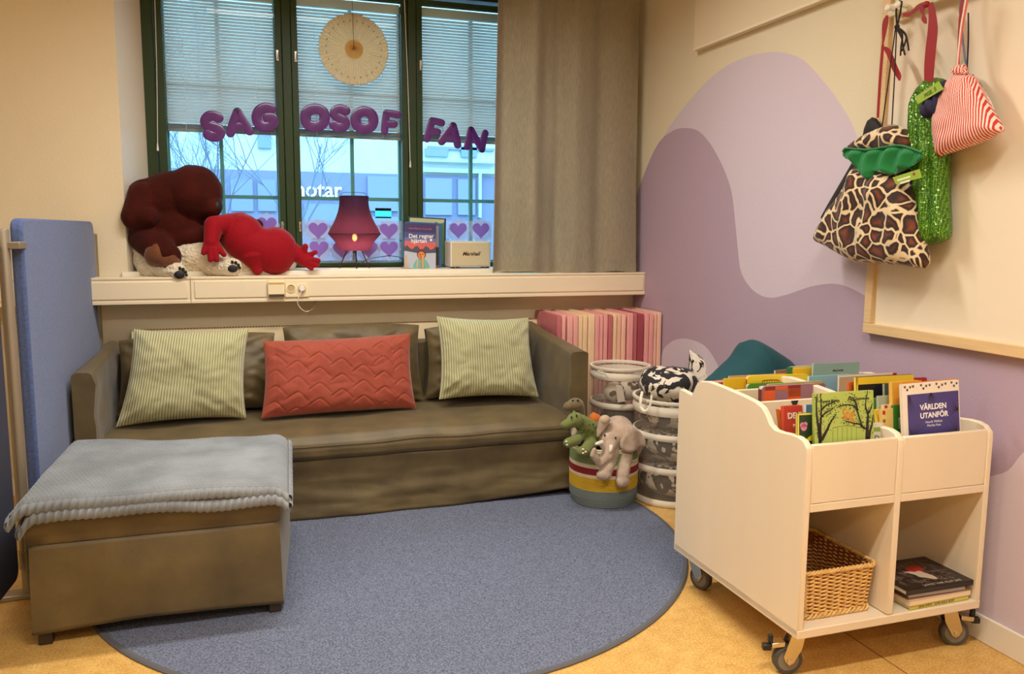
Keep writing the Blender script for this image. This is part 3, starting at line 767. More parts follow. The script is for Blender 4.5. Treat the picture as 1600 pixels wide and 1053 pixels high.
# ------------------------------------------------------------------ curtain
CUR = mat('grey_linen', rgb(176, 164, 138), .85, vary=(70, .80, 3, (3.2, 3.2, .35)), bump=(260, .25), sheen=.2)
nt, b, N, L = nodes(CUR)
tl = N.new('ShaderNodeBsdfTranslucent'); tl.inputs[0].default_value = rgb(190, 186, 172)
ms = N.new('ShaderNodeMixShader'); ms.inputs[0].default_value = .30
out = N['Material Output']; L.new(b.outputs[0], ms.inputs[1]); L.new(tl.outputs[0], ms.inputs[2]); L.new(ms.outputs[0], out.inputs[0])
cx0b, cx1b = at(766, 428, 1, 4.83).x, at(993, 425, 1, 4.83).x
cx0t, cx1t = at(777, 10, 1, 4.83).x, at(1000, 10, 1, 4.83).x
def curt(a, b):
    z = 1.196+b*(3.02-1.196)
    x0 = cx0b+(cx0t-cx0b)*b*1.0; x1 = cx1b+(cx1t-cx1b)*min(1, b*1.1)
    ph = a*2*PI*3.1-.6
    amp = (.052*(1-a)**1.1+.008)*(1.0-.25*b)
    y = 4.835+amp*math.sin(ph+.4*math.sin(b*2))+.012*math.sin(ph*2.3+1)*(1-a)+fold_noise((a*3, 0, b*2), 1.5, .02)
    x = x0+(x1-x0)*a+.010*math.cos(ph)*(1-a)
    if b < .02: z += .010*math.sin(a*9)*(1-a)+.004*math.sin(a*31)
    y -= .012*max(0, 1-b*6)*math.sin(ph)
    return Vector((x, min(y, 4.93), z))
t = thing('curtain', 'grey linen curtain hanging at the right side of the window', 'curtain', ((cx0b+cx1b)/2, 4.84, 1.2))
m = MB(); m.grid(120, 90, curt); m.build('cloth', CUR, t, smooth=True, solid=.002, angle=180)
m = MB()
def hem(a, b): p = curt(a, b*.032); return p+Vector((0, -.0035, 0))
m.grid(120, 4, hem); m.build('hem', CUR, t, smooth=True, angle=180)
m = MB(); m.tube([(-.8, 4.84, 3.03), (2.46, 4.84, 3.03)], .012, 10); o = m.build('curtain_rod', mat('steel'), loc=(.8, 4.84, 3.03), smooth=True)
tag(o, 'metal curtain rod above the window, over the grey curtain', 'curtain rod')
# ================================================================== book trolley
LAM = mat('pale_birch_laminate', rgb(234, 216, 186), .45, vary=(4, .97, 4, (1, 1, .15)))
EDGE = mat('pale_edge_band', rgb(240, 224, 192), .45)
CHROME = mat('chrome', rgb(214, 204, 184), .22, metal=1.0)
RUBBER = mat('grey_rubber', rgb(78, 74, 68), .6)
HUBM = mat('grey_hub', rgb(128, 120, 108), .5)
BLKP = mat('black_plastic', rgb(28, 26, 28), .4)
TX0, TX1, TD0, TD1, TYF, TYB = 1.648, 2.402, 2.002, 2.026, 2.066, 2.862
t = thing('book_trolley', 'pale wooden book browser trolley on castors beside the lilac wall', 'book trolley', (2.02, 2.46, 0))
prof = [(TYB, .16), (TYB, .815), (TYB-.012, .830), (2.80, .826), (2.765, .822), (2.750, .838), (2.735, .866), (2.70, .888), (2.65, .896), (2.60, .8955), (2.52, .892), (2.42, .886), (2.35, .879), (2.31, .868), (2.285, .848), (2.262, .820), (2.235, .808), (2.20, .808), (2.15, .813), (2.115, .813), (2.088, .806), (TYF+.002, .786), (TYF, .765), (TYF, .16)]
for x0, x1, nm in ((TX0, TX0+.022, 'side_panel'), (TD0, TD1, 'divider'), (TX1-.022, TX1, 'side_panel')):
    z0 = .162 if nm == 'side_panel' else .19
    m = MB(); m.prism([(y, max(z, z0)) for y, z in prof], lambda u, v, w_: (w_, u, v), x0, x1); m.build(nm, LAM, t, bevel=.004, seg=2)
xi0, xi1 = TX0+.0225, TX1-.0225
m = MB(); m.bb((TX0, TYF-.001, .158), (TX1, TYB, .188)); m.build('bottom_board', LAM, t, bevel=.003)
for xa, xb in ((xi0, TD0-.0005), (TD1+.0005, xi1)):
    m = MB(); m.bb((xa, TYF+.002, .577), (xb, TYB-.005, .603)); m.build('bin_floor', LAM, t, bevel=.002)
    m = MB(); m.bb((xa, TYF+.003, .6035), (xb, TYF+.021, .795)); m.build('front_board', LAM, t, bevel=.004)
    m = MB(); m.bb((xa, TYB-.022, .6035), (xb, TYB-.004, .80)); m.build('back_board', LAM, t, bevel=.004)
    for y, z in ((2.42, .858), (2.635, .858)):
        m = MB(); m.bb((xa, y, .6035), (xb, y+.014, z)); m.build('cross_board', LAM, t, bevel=.003)
    m = MB(); m.bb((xa, 2.50, .189), (xb, 2.515, .576)); m.build('rear_panel', LAM, t)
m = MB(); x = 1.865; m.add([(x-.018, 2.4185, .856), (x+.014, 2.4185, .856), (x, 2.4185, .822)], [(0, 1, 2)]); m.build('corner_mark', BLKP, t, solid=.0006)
def castor(cx, cy, ang, brake=True):
    """swivel castor; the wheel axis is turned by ang"""
    R = Matrix.Translation((cx, cy, 0)) @ Matrix.Rotation(ang, 4, 'Z')
    cp = MB(R); cp.bb((-.034, -.034, .152), (.034, .034, .158)); cp.lathe([(.026, .140), (.030, .150), (.030, .153)], (0, 0, 0), 20)
    c = cp.build('castor', CHROME, t, smooth=True, bevel=.001)
    wz, off, r = .0485, -.030, .0485
    for s in (-1, 1):
        f = MB(R); f.prism([(.022, .148), (-.024, .148), (-.05, wz+.016), (off-.014, wz), (off, wz-.014), (off+.014, wz-.006), (.010, .09)], lambda u, v, w_: (w_, u, v), s*.0215-.0012, s*.0215+.0012)
        f.build('fork', CHROME, c, bevel=.0006)
        bo = MB(R); bo.rings([[(s*x_, off+r_*math.cos(2*PI*j/10), wz+r_*math.sin(2*PI*j/10)) for j in range(10)] for x_, r_ in ((.0225, .009), (.0265, .009), (.027, .005))]); bo.build('axle_bolt', CHROME, c, smooth=True)
    wpts = [(-.013, .006), (-.013, .030)]
    wh = MB(R); wh.rings([[(x_, off+r_*math.cos(2*PI*j/32), wz+r_*math.sin(2*PI*j/32)) for j in range(32)] for x_, r_ in ((-.015, .036), (-.015, .044), (-.011, r), (.011, r), (.015, .044), (.015, .036))], 0, True); wh.build('wheel', RUBBER, c, smooth=True)
    wh = MB(R); wh.rings([[(x_, off+r_*math.cos(2*PI*j/32), wz+r_*math.sin(2*PI*j/32)) for j in range(32)] for x_, r_ in ((-.0135, .0365), (.0135, .0365))]); wh.build('hub', HUBM, c, smooth=True)
    if brake:
        b_ = MB(R); b_.hexa([(-.018, -.045, .098), (.018, -.045, .098), (.018, -.088, .094), (-.018, -.088, .094), (-.018, -.045, .115), (.018, -.045, .115), (.018, -.090, .110), (-.018, -.090, .110)]); b_.build('brake_housing', CHROME, c, bevel=.002)
        b_ = MB(R); b_.bb((-.009, -.116, .082), (.012, -.088, .104)); b_.bb((-.008, -.098, .108), (.008, -.082, .136)); b_.build('brake_pedal', BLKP, c, bevel=.004)
castor(1.705, 2.140, math.radians(-105)); castor(2.335, 2.140, math.radians(68)); castor(1.735, 2.83, math.radians(20), False); castor(2.335, 2.83, math.radians(-15), False)

# ------------------------------------------------------------------ books
def cm(r, g, b, rough=.4): return mat('print_%d_%d_%d' % (r, g, b), rgb(r, g, b), rough)
PAPER = mat('book_pages', rgb(236, 226, 200), .8, vary=(300, .93, 2, (1, 1, 12)))
def polys(T, shapes, z0=.0003):
    """flat printed shapes on a cover: list of polygons in cover units"""
    m = MB(T)
    for p in shapes:
        n = len(p); m.add([(u, v, z0) for u, v in p], [tuple(range(n))])
    return m
def strip(pts, w0, w1):
    P = [Vector(p) for p in pts]; L_ = []; R_ = []
    for i, p in enumerate(P):
        d = (P[min(i+1, len(P)-1)]-P[max(i-1, 0)]).normalized(); n = Vector((-d.y, d.x)); w_ = w0+(w1-w0)*i/(len(P)-1)
        L_.append(p+n*w_/2); R_.append(p-n*w_/2)
    return [[L_[i], L_[i+1], R_[i+1], R_[i]] for i in range(len(P)-1)]
def disc(cx, cy, r, n=16, sy=1): return [(cx+r*math.cos(2*PI*i/n), cy+r*sy*math.sin(2*PI*i/n)) for i in range(n)]
def make_book(name, label, T, w_, h, th, cov, spine=None, group=None, round_=.0, cat='book'):
    """T maps cover coordinates (x across, y up, z out of the front cover) to the room; z=0 is the front"""
    o = thing(name, label, cat, T @ Vector((w_/2, 0, -th/2)), group)
    def rr(x0, x1, y0, y1, z0, z1, mb):
        if round_:
            pl = []
            for cx, cy, a0 in ((x1-round_, y0+round_, -PI/2), (x1-round_, y1-round_, 0), (x0+round_, y1-round_, PI/2), (x0+round_, y0+round_, PI)):
                for i in range(5): a = a0+PI/2*i/4; pl.append((cx+round_*math.cos(a), cy+round_*math.sin(a)))
            mb.prism(pl, lambda u, v, q: (u, v, q), z0, z1)
        else: mb.bb((x0, y0, z0), (x1, y1, z1))
    cb = min(.0022, th*.25)
    m = MB(T); rr(0, w_, 0, h, -cb, 0, m); rr(0, w_, 0, h, -th, -th+cb, m); m.bb((0, 0 if not round_ else round_, -th+cb*.5), (cb, h if not round_ else h-round_, -cb*.5), 1)
    m.build('cover', [cov, spine or cov], o)
    m = MB(T); e = .003; m.bb((cb, e if h > .05 else 0, -th+cb), (w_-e, h-e, -cb)); m.build('pages', PAPER, o)
    return o
BIN_Z = .606
def up_frame(tl, tr, lean=.12):
    x = (tr-tl).normalized(); up = Vector((0, lean, 1)); up = (up-x*up.dot(x)).normalized()
    return x, up
def bin_book(label, tl, tr, y, th, cov, spine=None, bl=None, lean=.10, group='picture books in the trolley bins', round_=0, yr=None):
    a = at(*tl, 1, y); b = at(*tr, 1, y if yr is None else yr); x, up = up_frame(a, b, lean)
    if bl is not None:
        k = at(*bl, 1, y-lean*.1); up = (a-k).normalized(); up = (up-x*up.dot(x)).normalized()
        up.y = lean; up = (up-x*up.dot(x)).normalized()
    w_ = (b-a).length; low = min(0.0, x.z*w_)
    h = (a.z+low-BIN_Z)/up.z
    T = frame(a-up*h, x, up)
    o = make_book('picture_book', label, T, w_, h, th, cov, spine, group, round_)
    return o, T, w_, h
# left column, first row
o, T, w_, h = bin_book('pale green picture book with black trees and an orange title in the left front bin', (1272.4, 615.3), (1364.6, 609.5), 2.115, .012, cm(172, 190, 92), bl=(1272.2, 690))
sh = []
def tree(x0, dirs, seed, wid):
    rr_ = random.Random(seed); out = []; lv = []
    for pts in dirs:
        P = smoothpoly([(x0+p[0]*w_, h-(1-p[1])*.158) for p in pts], 5, False); out += strip(P, p_w(pts, wid), wid*.18)
        for q in P[3:]:
            for _ in range(3):
                c = q+Vector((rr_.uniform(-.014, .014), rr_.uniform(-.012, .012))); a = rr_.uniform(0, 6.3)
                if .002 < c.x < w_-.002 and c.y < h-.002: lv.append([c+Vector((math.cos(a), math.sin(a)))*.0042, c+Vector((math.cos(a+2.2), math.sin(a+2.2)))*.0019, c+Vector((math.cos(a+4.1), math.sin(a+4.1)))*.0019])
    return out+lv
def p_w(pts, wid): return wid if pts[0][1] < .1 else wid*.5
sh += tree(.0, [[(.09, .0), (.07, .25), (.04, .5), (.03, .8), (.05, 1)], [(.09, .02), (.09, .3), (.11, .6), (.10, 1)], [(.11, .06), (.2, .25), (.27, .42), (.36, .56)], [(.10, .52), (.18, .6), (.25, .64), (.33, .7)], [(.11, .66), (.2, .76), (.3, .8), (.35, .84)]], 3, .013)
sh += tree(.0, [[(.91, .0), (.93, .15), (.97, .3), (.99, .5)], [(.88, .0), (.89, .3), (.9, .5), (.86, .7), (.9, 1)], [(.90, .2), (.80, .26), (.76, .32), (.68, .34), (.56, .39), (.5, .42)], [(.80, .26), (.74, .5), (.69, .66), (.62, .72), (.5, .74), (.4, .70)], [(.72, .6), (.70, .75), (.64, .86), (.58, .9)], [(.9, .52), (.95, .62), (.98, .74)]], 5, .014)
polys(T, sh, .0006).build('tree_print', cm(38, 32, 30), o)
gate = []
for i in range(6): gate += strip([(w_*(.30+.08*i), h-.165), (w_*(.30+.08*i), h-.112)], .0016, .0016)
gate += strip([(w_*.3, h-.112), (w_*.5, h-.108), (w_*.7, h-.112)], .0018, .0018)
polys(T, gate, .0005).build('printed_gate', cm(120, 140, 54), o)
text_mesh('title', 'Stig', .040, T @ Matrix.Translation((w_*.56, h-.072, .0006)) @ Matrix.Diagonal((.8, 1.3, 1, 1)), cm(222, 116, 40), o, space=1.0)
text_mesh('author', 'Renata Rosén', .013, T @ Matrix.Translation((w_*.26, h-.026, .0006)), cm(60, 62, 40), o)
text_mesh('author', 'Per Gustavsson', .013, T @ Matrix.Translation((w_*.74, h-.024, .0006)), cm(60, 62, 40), o)
o, T, w_, h = bin_book('dark jungle picture book with a yellow edge, left of the green tree book', (1246, 646), (1294, 643.5), 2.135, .010, cm(40, 62, 36), cm(226, 206, 84))
polys(T, [[(0, 0), (.006, 0), (.006, h), (0, h)], [(0, h-.006), (w_, h-.006), (w_, h), (0, h)]], .0005).build('yellow_edge', cm(226, 206, 84), o)
polys(T, [disc(.024, h-.045, .012), disc(.018, h-.038, .009), disc(.03, h-.036, .008)], .0006).build('pink_flower', cm(214, 132, 160), o)
polys(T, [smoothpoly([(.034, h-.085), (.06, h-.07), (.085, h-.085), (.06, h-.09)], 4), smoothpoly([(.05, h-.13), (.075, h-.11), (.09, h-.115), (.07, h-.14)], 4)], .0006).build('yellow_bird', cm(232, 204, 30), o)
polys(T, [disc(.085, h-.04, .024, 14, .8), disc(.1, h-.06, .02)], .0004).build('leaf_print', cm(72, 110, 50), o)
o, T, w_, h = bin_book('red book with a white title peeking out at the left of the front bin', (1225, 635), (1254, 633), 2.275, .018, cm(204, 66, 44), cm(214, 84, 58))
text_mesh('title', 'DE F', .028, T @ Matrix.Translation((w_*.55, h-.034, .0006)), cm(245, 225, 205), o, fat=.0008)
text_mesh('title', 'M', .018, T @ Matrix.Translation((w_*.56, h-.068, .0006)), cm(245, 225, 205), o)
o, T, w_, h = bin_book('orange book spine standing left of the red book', (1217.5, 640), (1226, 638), 2.31, .02, cm(222, 118, 48))
o, T, w_, h = bin_book('thin white picture book between the red and the blue book', (1252, 633.5), (1263, 632.5), 2.30, .008, cm(236, 226, 200))
o, T, w_, h = bin_book('blue book behind the green tree book', (1260, 633), (1300, 631), 2.225, .014, cm(72, 118, 150), cm(226, 226, 220))
o, T, w_, h = bin_book('grey white book low at the right end of the left front bin', (1340, 663), (1379.5, 660.5), 2.155, .012, cm(214, 208, 190))
text_mesh('title', 'ADA', .030, T @ Matrix.Translation((w_*.76, h-.052, .0006)), cm(98, 96, 88), o)
polys(T, [[(w_*.62, h-.014), (w_*.95, h-.014), (w_*.95, h-.028), (w_*.62, h-.028)]], .0005).build('green_band', cm(138, 160, 74), o)
# left column, second row
o, T, w_, h = bin_book('chequered maroon and orange board book in the second row of the trolley', (1191, 604), (1290, 598), 2.50, .024, cm(150, 104, 116), cm(120, 44, 30), round_=.012, lean=.04)
ck = [[(w_*i/5+.002, h-.045+.0), (w_*(i+1)/5-.0, h-.045), (w_*(i+1)/5, h-.016), (w_*i/5+.002, h-.016)] for i in (2,)]
polys(T, ck+[[(w_*.2, h-.016), (w_*.4, h-.016), (w_*.4, h-.003), (w_*.2, h-.003)], [(w_*.4, h-.075), (w_*.6, h-.075), (w_*.6, h-.016), (w_*.4, h-.016)], [(w_*.02, h-.10), (w_*.2, h-.10), (w_*.2, h-.016), (w_*.02, h-.016)]], .0006).build('orange_check', cm(218, 92, 40), o)
polys(T, [[(.012, h-.016), (w_*.2, h-.016), (w_*.2, h-.002), (.012, h-.002)], [(w_*.4, h-.014), (w_*.6, h-.014), (w_*.6, h-.002), (w_*.4, h-.002)], [(w_*.8, h-.05), (w_*.985, h-.05), (w_*.985, h-.014), (w_*.8, h-.014)]], .0008).build('check_print', cm(140, 40, 30), o)
o, T, w_, h = bin_book('light green board book right behind the chequered one', (1199, 600.5), (1288, 594.5), 2.535, .010, cm(176, 176, 92), round_=.012, lean=.04)
# left column, third row
o, T, w_, h = bin_book('green rounded board book at the back of the left bin', (1167.5, 600), (1230, 597), 2.665, .012, cm(76, 134, 44), round_=.02, lean=.03)
o, T, w_, h = bin_book('yellow board book with a red barred window in the back row', (1168, 587.5), (1263, 584), 2.69, .012, cm(238, 206, 52), cm(170, 40, 30), round_=.014, lean=.03)
bars = []
x0, y0 = .067, h-.040
bars += strip(smoothpoly([(x0, y0-.01), (x0+.002, y0+.014), (x0+.012, y0+.020), (x0+.07, y0+.020), (x0+.080, y0+.012), (x0+.08, y0-.01)], 3, False), .004, .004)
for i in range(1, 7): bars += strip([(x0+.0115*i, y0-.01), (x0+.0115*i, y0+.019)], .0022, .0022)
polys(T, bars, .0006).build('red_window_print', cm(164, 56, 30), o)
text_mesh('title', 'Bojan', .016, T @ Matrix.Translation((w_*.76, h-.022, .0006)), cm(250, 238, 170), o)
o, T, w_, h = bin_book('plain yellow board book at the left of the back row', (1132.5, 592), (1180, 589), 2.72, .012, cm(228, 186, 40), cm(240, 206, 70), lean=.03)
o, T, w_, h = bin_book('beige picture book behind the two yellow ones', (1140, 588), (1234, 583.2), 2.75, .010, cm(200, 160, 120), cm(230, 214, 186), lean=.02)
o, T, w_, h = bin_book('white and red book at the far left corner of the trolley', (1091.5, 598), (1140, 592.5), 2.79, .010, cm(200, 60, 40), cm(240, 230, 210), lean=.0)
polys(T, [[(0, 0), (.012, 0), (.012, h-.006), (0, h)], [(0, h-.008), (w_, h-.008), (w_, h), (0, h)]], .0006).build('white_edge', cm(240, 230, 210), o)
# right column, first row
o, T, w_, h = bin_book('white and violet picture book titled in white capitals in the right front bin', (1408.9, 601), (1497.8, 593.2), 2.135, .012, cm(240, 226, 206), bl=(1421, 677), lean=.12)
VIO = cm(72, 62, 128)
polys(T, [[(w_*.085, .02), (w_*.985, .02), (w_*.985, h-.036), (w_*.085, h-.036)]], .0004).build('violet_panel', VIO, o)
text_mesh('title', 'VÄRLDEN', .0255, T @ Matrix.Translation((w_*.53, h-.083, .0008)), cm(246, 240, 232), o, fat=.0007, depth=.0003)
text_mesh('title', 'UTANFÖR', .0255, T @ Matrix.Translation((w_*.54, h-.111, .0008)), cm(246, 240, 232), o, fat=.0007, depth=.0003)
text_mesh('author', 'Henrik Wallnäs', .0115, T @ Matrix.Translation((w_*.53, h-.133, .0008)), cm(226, 220, 226), o, depth=.0003)
text_mesh('author', 'Matilda Ruta', .0115, T @ Matrix.Translation((w_*.53, h-.145, .0008)), cm(226, 220, 226), o, depth=.0003)
tw = []
rr_ = random.Random(4)
for (bx, by, a0, n, L_) in ((.12, h-.04, -1.6, 4, .08), (.50, h-.036, -1.57, 6, .042), (.97, h-.10, 2.9, 6, .045), (.17, h-.185, 1.5, 6, .06), (.93, h-.18, 2.2, 6, .06)):
    for i in range(n):
        a = a0+(i-(n-1)/2)*.28; l_ = L_*rr_.uniform(.6, 1)
        p0 = Vector((bx*w_, by)); p1 = p0+Vector((math.cos(a), math.sin(a)))*l_
        p1.x = min(max(p1.x, w_*.09), w_*.98); p1.y = min(p1.y, h-.037)
        tw += strip([p0, p1], .004, .001)
polys(T, tw, .0007).build('twig_print', cm(52, 32, 40), o)
pw = []
for cx, cy in ((.05, .010), (.09, .020), (.14, .012), (.19, .010), (.33, .008), (.37, .020), (.42, .012), (.48, .010), (.60, .008), (.64, .020), (.70, .013), (.76, .010), (.87, .008), (.91, .020), (.96, .012)):
    pw += [disc(cx*w_, h-cy, .0042, 8, .8), disc(cx*w_-.003, h-cy+.004, .0016, 6), disc(cx*w_+.003, h-cy+.004, .0016, 6)]
polys(T, pw, .0006).build('paw_print_band', cm(70, 60, 60), o)
o, T, w_, h = bin_book('orange book directly behind the violet one', (1410, 599.5), (1497, 591.5), 2.150, .012, cm(216, 132, 50), cm(226, 176, 120), bl=(1421, 677), lean=.12)
o, T, w_, h = bin_book('green book spine left of the violet picture book', (1397.2, 634), (1412, 632.7), 2.170, .014, cm(46, 118, 42), cm(46, 118, 42), bl=(1404, 690))
text_mesh('spine_title', 'GRODAN', .009, T @ Matrix.Translation((w_*.5, h-.06, .0006)) @ Matrix.Rotation(-PI/2, 4, 'Z'), cm(226, 226, 200), o)
o, T, w_, h = bin_book('tall ochre book behind the green spine', (1394.5, 597.5), (1440, 594), 2.20, .018, cm(224, 166, 58), cm(232, 186, 90))
o, T, w_, h = bin_book('cream book with red squares in the right front bin', (1376.5, 640), (1400, 637), 2.175, .010, cm(226, 194, 112))
polys(T, [[(.006, h-.018), (.017, h-.018), (.017, h-.005), (.006, h-.005)]], .0006).build('red_square', cm(186, 38, 34), o)
polys(T, [[(.006, h-.045), (.016, h-.045), (.016, h-.034), (.006, h-.034)]], .0006).build('brown_square', cm(130, 96, 56), o)
o, T, w_, h = bin_book('white topped book with one red square, just behind the cream one', (1380, 633), (1402, 631.5), 2.20, .010, cm(240, 214, 160))
polys(T, [[(.006, h-.014), (.017, h-.014), (.017, h-.001), (.006, h-.001)]], .0006).build('red_square', cm(186, 38, 34), o)
o, T, w_, h = bin_book('narrow yellow book at the left of the right front bin', (1369, 641), (1377, 639), 2.20, .014, cm(232, 192, 60))
o, T, w_, h = bin_book('pale sage book with a dark arc, half hidden in the right bin', (1372.5, 619), (1404, 617), 2.235, .010, cm(178, 186, 158))
polys(T, strip([(w_*.85+.022*math.cos(a), h-.045+.024*math.sin(a)) for a in [PI*(.1+.08*i) for i in range(11)]], .004, .004), .0006).build('arc_print', cm(86, 110, 84), o)
o, T, w_, h = bin_book('grass green book left of the sage one', (1363, 623), (1384, 620), 2.26, .012, cm(98, 140, 54))
o, T, w_, h = bin_book('dark grey green book with a pale spine edge, second row of the right bin', (1382.5, 600), (1410, 598), 2.30, .012, cm(66, 78, 66), cm(180, 176, 160))
o, T, w_, h = bin_book('black picture book with a broad yellow top band', (1338, 589.8), (1427.5, 584.8), 2.335, .014, cm(26, 26, 30), cm(240, 214, 90))
polys(T, [[(0, h-.026), (w_, h-.026), (w_, h), (0, h)], [(0, 0), (.007, 0), (.007, h), (0, h)]], .0006).build('yellow_band', cm(234, 196, 44), o)
o, T, w_, h = bin_book('small orange book left of the black and yellow one', (1326.5, 597.5), (1336, 596.5), 2.37, .012, cm(222, 106, 44))
# right column, second and third row
o, T, w_, h = bin_book('red book edge right of the yellow band', (1395, 591.8), (1456, 589.5), 2.45, .010, cm(178, 44, 38), lean=.03)
o, T, w_, h = bin_book('brown and cream picture book with a red corner', (1311.8, 587), (1401, 582), 2.50, .010, cm(196, 164, 128), cm(232, 218, 196), lean=.03)
polys(T, [[(w_-.018, h-.014), (w_, h-.014), (w_, h-.001), (w_-.018, h-.001)]], .0006).build('red_corner', cm(150, 30, 34), o)
polys(T, [[(0, h-.006), (w_-.02, h-.006), (w_-.02, h), (0, h)]], .0006).build('pale_edge', cm(232, 222, 206), o)
o, T, w_, h = bin_book('wide light blue book lying behind the divider edge', (1264.5, 588.3), (1330, 584.5), 2.56, .012, cm(140, 180, 196), cm(214, 224, 224), lean=.03)
o, T, w_, h = bin_book('tall sea green book standing highest of all in the trolley', (1271.5, 568.2), (1343.3, 565.8), 2.68, .010, cm(140, 170, 158), cm(180, 200, 190), lean=.02)
text_mesh('title', 'sång berlin', .012, T @ Matrix.Translation((w_*.53, h-.030, .0006)), cm(50, 62, 72), o)
o, T, w_, h = bin_book('yellow book beside the tall sea green one', (1239, 576), (1271, 574), 2.715, .012, cm(234, 190, 44), lean=.02)
o, T, w_, h = bin_book('thin dark green book left of the yellow one at the back', (1232, 574.5), (1239, 573.5), 2.72, .012, cm(40, 122, 80), lean=.02)
o, T, w_, h = bin_book('pale book edge in the back row, behind the yellow one', (1236, 573), (1270, 571), 2.745, .010, cm(206, 200, 150), lean=.02)
o, T, w_, h = bin_book('brown and white book at the back, next to the teal cushion', (1212, 579.5), (1232.5, 577), 2.76, .012, cm(150, 108, 84), cm(220, 220, 214), lean=.0)

# ------------------------------------------------------------------ stack on the lower shelf
def flat_book(label, z, th, x0, x1, y0, y1, cov, spine, rot=0, name='picture_book'):
    c = Vector(((x0+x1)/2, (y0+y1)/2, 0)); R = Matrix.Rotation(rot, 4, 'Z')
    # spine faces the viewer: cover x runs away from the viewer
    ex = R @ Vector((0, 1, 0)); ey = R @ Vector((-1, 0, 0))
    w_, h = y1-y0, x1-x0
    org = c - ex*w_/2 - ey*h/2; org.z = z+th
    T = frame(org, ex, ey)
    return make_book(name, label, T, w_, h, th, cov, spine, 'books stacked on the lower shelf'), T, w_, h
SZ = .1885
o, T, w_, h = flat_book('yellow spined book at the bottom of the stack on the lower shelf', SZ, .015, 2.10, 2.36, 2.076, 2.30, cm(150, 150, 90), cm(210, 200, 74), .02)
text_mesh('spine_title', 'LENA SVENS   SUMA BARA BORT', .011, T @ Matrix.Translation((-.0003, h*.55, -.0075)) @ Matrix(((0, 0, -1, 0), (-1, 0, 0, 0), (0, 1, 0, 0), (0, 0, 0, 1))), cm(90, 86, 40), o, depth=.0003)
o, T, w_, h = flat_book('cream spined book second from the bottom of the lower stack', SZ+.0155, .019, 2.095, 2.366, 2.074, 2.31, cm(226, 180, 140), cm(240, 222, 184), .03)
o, T, w_, h = flat_book('silver grey spined book second from the top of the lower stack', SZ+.035, .020, 2.11, 2.35, 2.085, 2.30, cm(90, 80, 84), cm(186, 178, 178), -.02)
o, T, w_, h = flat_book('black picture book with a red hooded figure on top of the lower stack', SZ+.0555, .018, 2.082, 2.372, 2.072, 2.29, cm(42, 32, 30), cm(46, 36, 34), .0)
rr_ = random.Random(8); ln = []
for i in range(230):
    u, v = rr_.uniform(.03, w_-.03), rr_.uniform(.02, h-.03); a = rr_.uniform(.4, 1.4); l_ = rr_.uniform(.008, .03)
    p0 = Vector((u, v)); p1 = p0+Vector((math.cos(a), math.sin(a)))*l_; p1.x = min(p1.x, w_-.004); p1.y = min(p1.y, h-.004)
    ln += strip([p0, p1], .0026, .0008)
polys(T, ln, .0004).build('pale_twigs', cm(150, 128, 114), o)
TI = T.inverted()
def onbook(pts): return [tuple((TI @ at(1380+x/9.575, 860+y/9.575, 2, SZ+.0735))[:2]) for x, y in pts]
polys(T, [smoothpoly(onbook([(330, 285), (350, 250), (420, 238), (500, 225), (560, 255), (620, 330), (560, 340), (470, 315), (400, 320)]), 4)], .0009).build('red_hood', cm(170, 28, 26), o)
polys(T, [smoothpoly(onbook([(315, 330), (400, 318), (470, 325), (540, 310), (610, 335), (740, 375), (815, 425), (760, 432), (640, 412), (540, 400), (480, 370), (380, 345)]), 4)], .0012).build('pale_figure', cm(206, 186, 160), o)
text_mesh('title', 'LOVET VAR ALLT JAG', .017, T @ Matrix.Translation((w_*.07, h*.42, .0006)) @ Matrix.Rotation(-PI/2, 4, 'Z'), cm(190, 176, 160), o, depth=.0003)

# ------------------------------------------------------------------ wicker basket on the lower shelf
WICK = mat('honey_wicker', rgb(224, 180, 106), .5, vary=(60, .80, 3), spec=.5)
WICKD = mat('wicker_inside', rgb(150, 84, 44), .7)
t = thing('wicker_basket', 'honey coloured wicker basket standing in the left lower shelf of the trolley', 'basket', (1.84, 2.28, .19))
bx0, bx1, by0, by1, bz0, bz1 = 1.69, 1.992, 2.11, 2.455, .190, .352
cx, cy = (bx0+bx1)/2, (by0+by1)/2
def rim_pt(a, e, z):
    """rounded rectangle around the basket, a 0..1"""
    hx, hy, r = (bx1-bx0)/2-e, (by1-by0)/2-e, .03
    L1, L2 = 2*(hx-r), 2*(hy-r); q = PI/2*r; tot = 2*L1+2*L2+4*q; d = (a % 1)*tot
    segs = [('x', L1, (-hx+r, -hy), (1, 0)), ('a', q, (hx-r, -hy+r), -PI/2), ('y', L2, (hx, -hy+r), (0, 1)), ('a', q, (hx-r, hy-r), 0), ('x', L1, (hx-r, hy), (-1, 0)), ('a', q, (-hx+r, hy-r), PI/2), ('y', L2, (-hx, hy-r), (0, -1)), ('a', q, (-hx+r, -hy+r), PI)]
    for k, l_, p, v in segs:
        if d <= l_:
            if k == 'a': an = v+d/r; return Vector((cx+p[0]+r*math.cos(an), cy+p[1]+r*math.sin(an), z)), Vector((math.cos(an), math.sin(an), 0))
            nrm = Vector((v[1], -v[0], 0)); return Vector((cx+p[0]+v[0]*d, cy+p[1]+v[1]*d, z)), nrm
        d -= l_
    return rim_pt(0, e, z)
m = MB(); NS = 44; NR = 22
for r_ in range(NR):
    z = bz0+.012+r_*(bz1-.012-bz0-.008)/(NR-1); f_ = (z-bz0)/(bz1-bz0); e = .012*(1-f_)
    pts = []
    for i in range(NS*4):
        p, n = rim_pt(i/(NS*4), e+.004, z); s_ = math.cos(i*PI/4+ (PI if r_ % 2 else 0))
        pts.append(p+n*.0042*s_+Vector((0, 0, .0012*math.sin(i*PI/4))))
    m.tube(pts, .0037, 5, True)
m.build('weave', WICK, t, smooth=True)
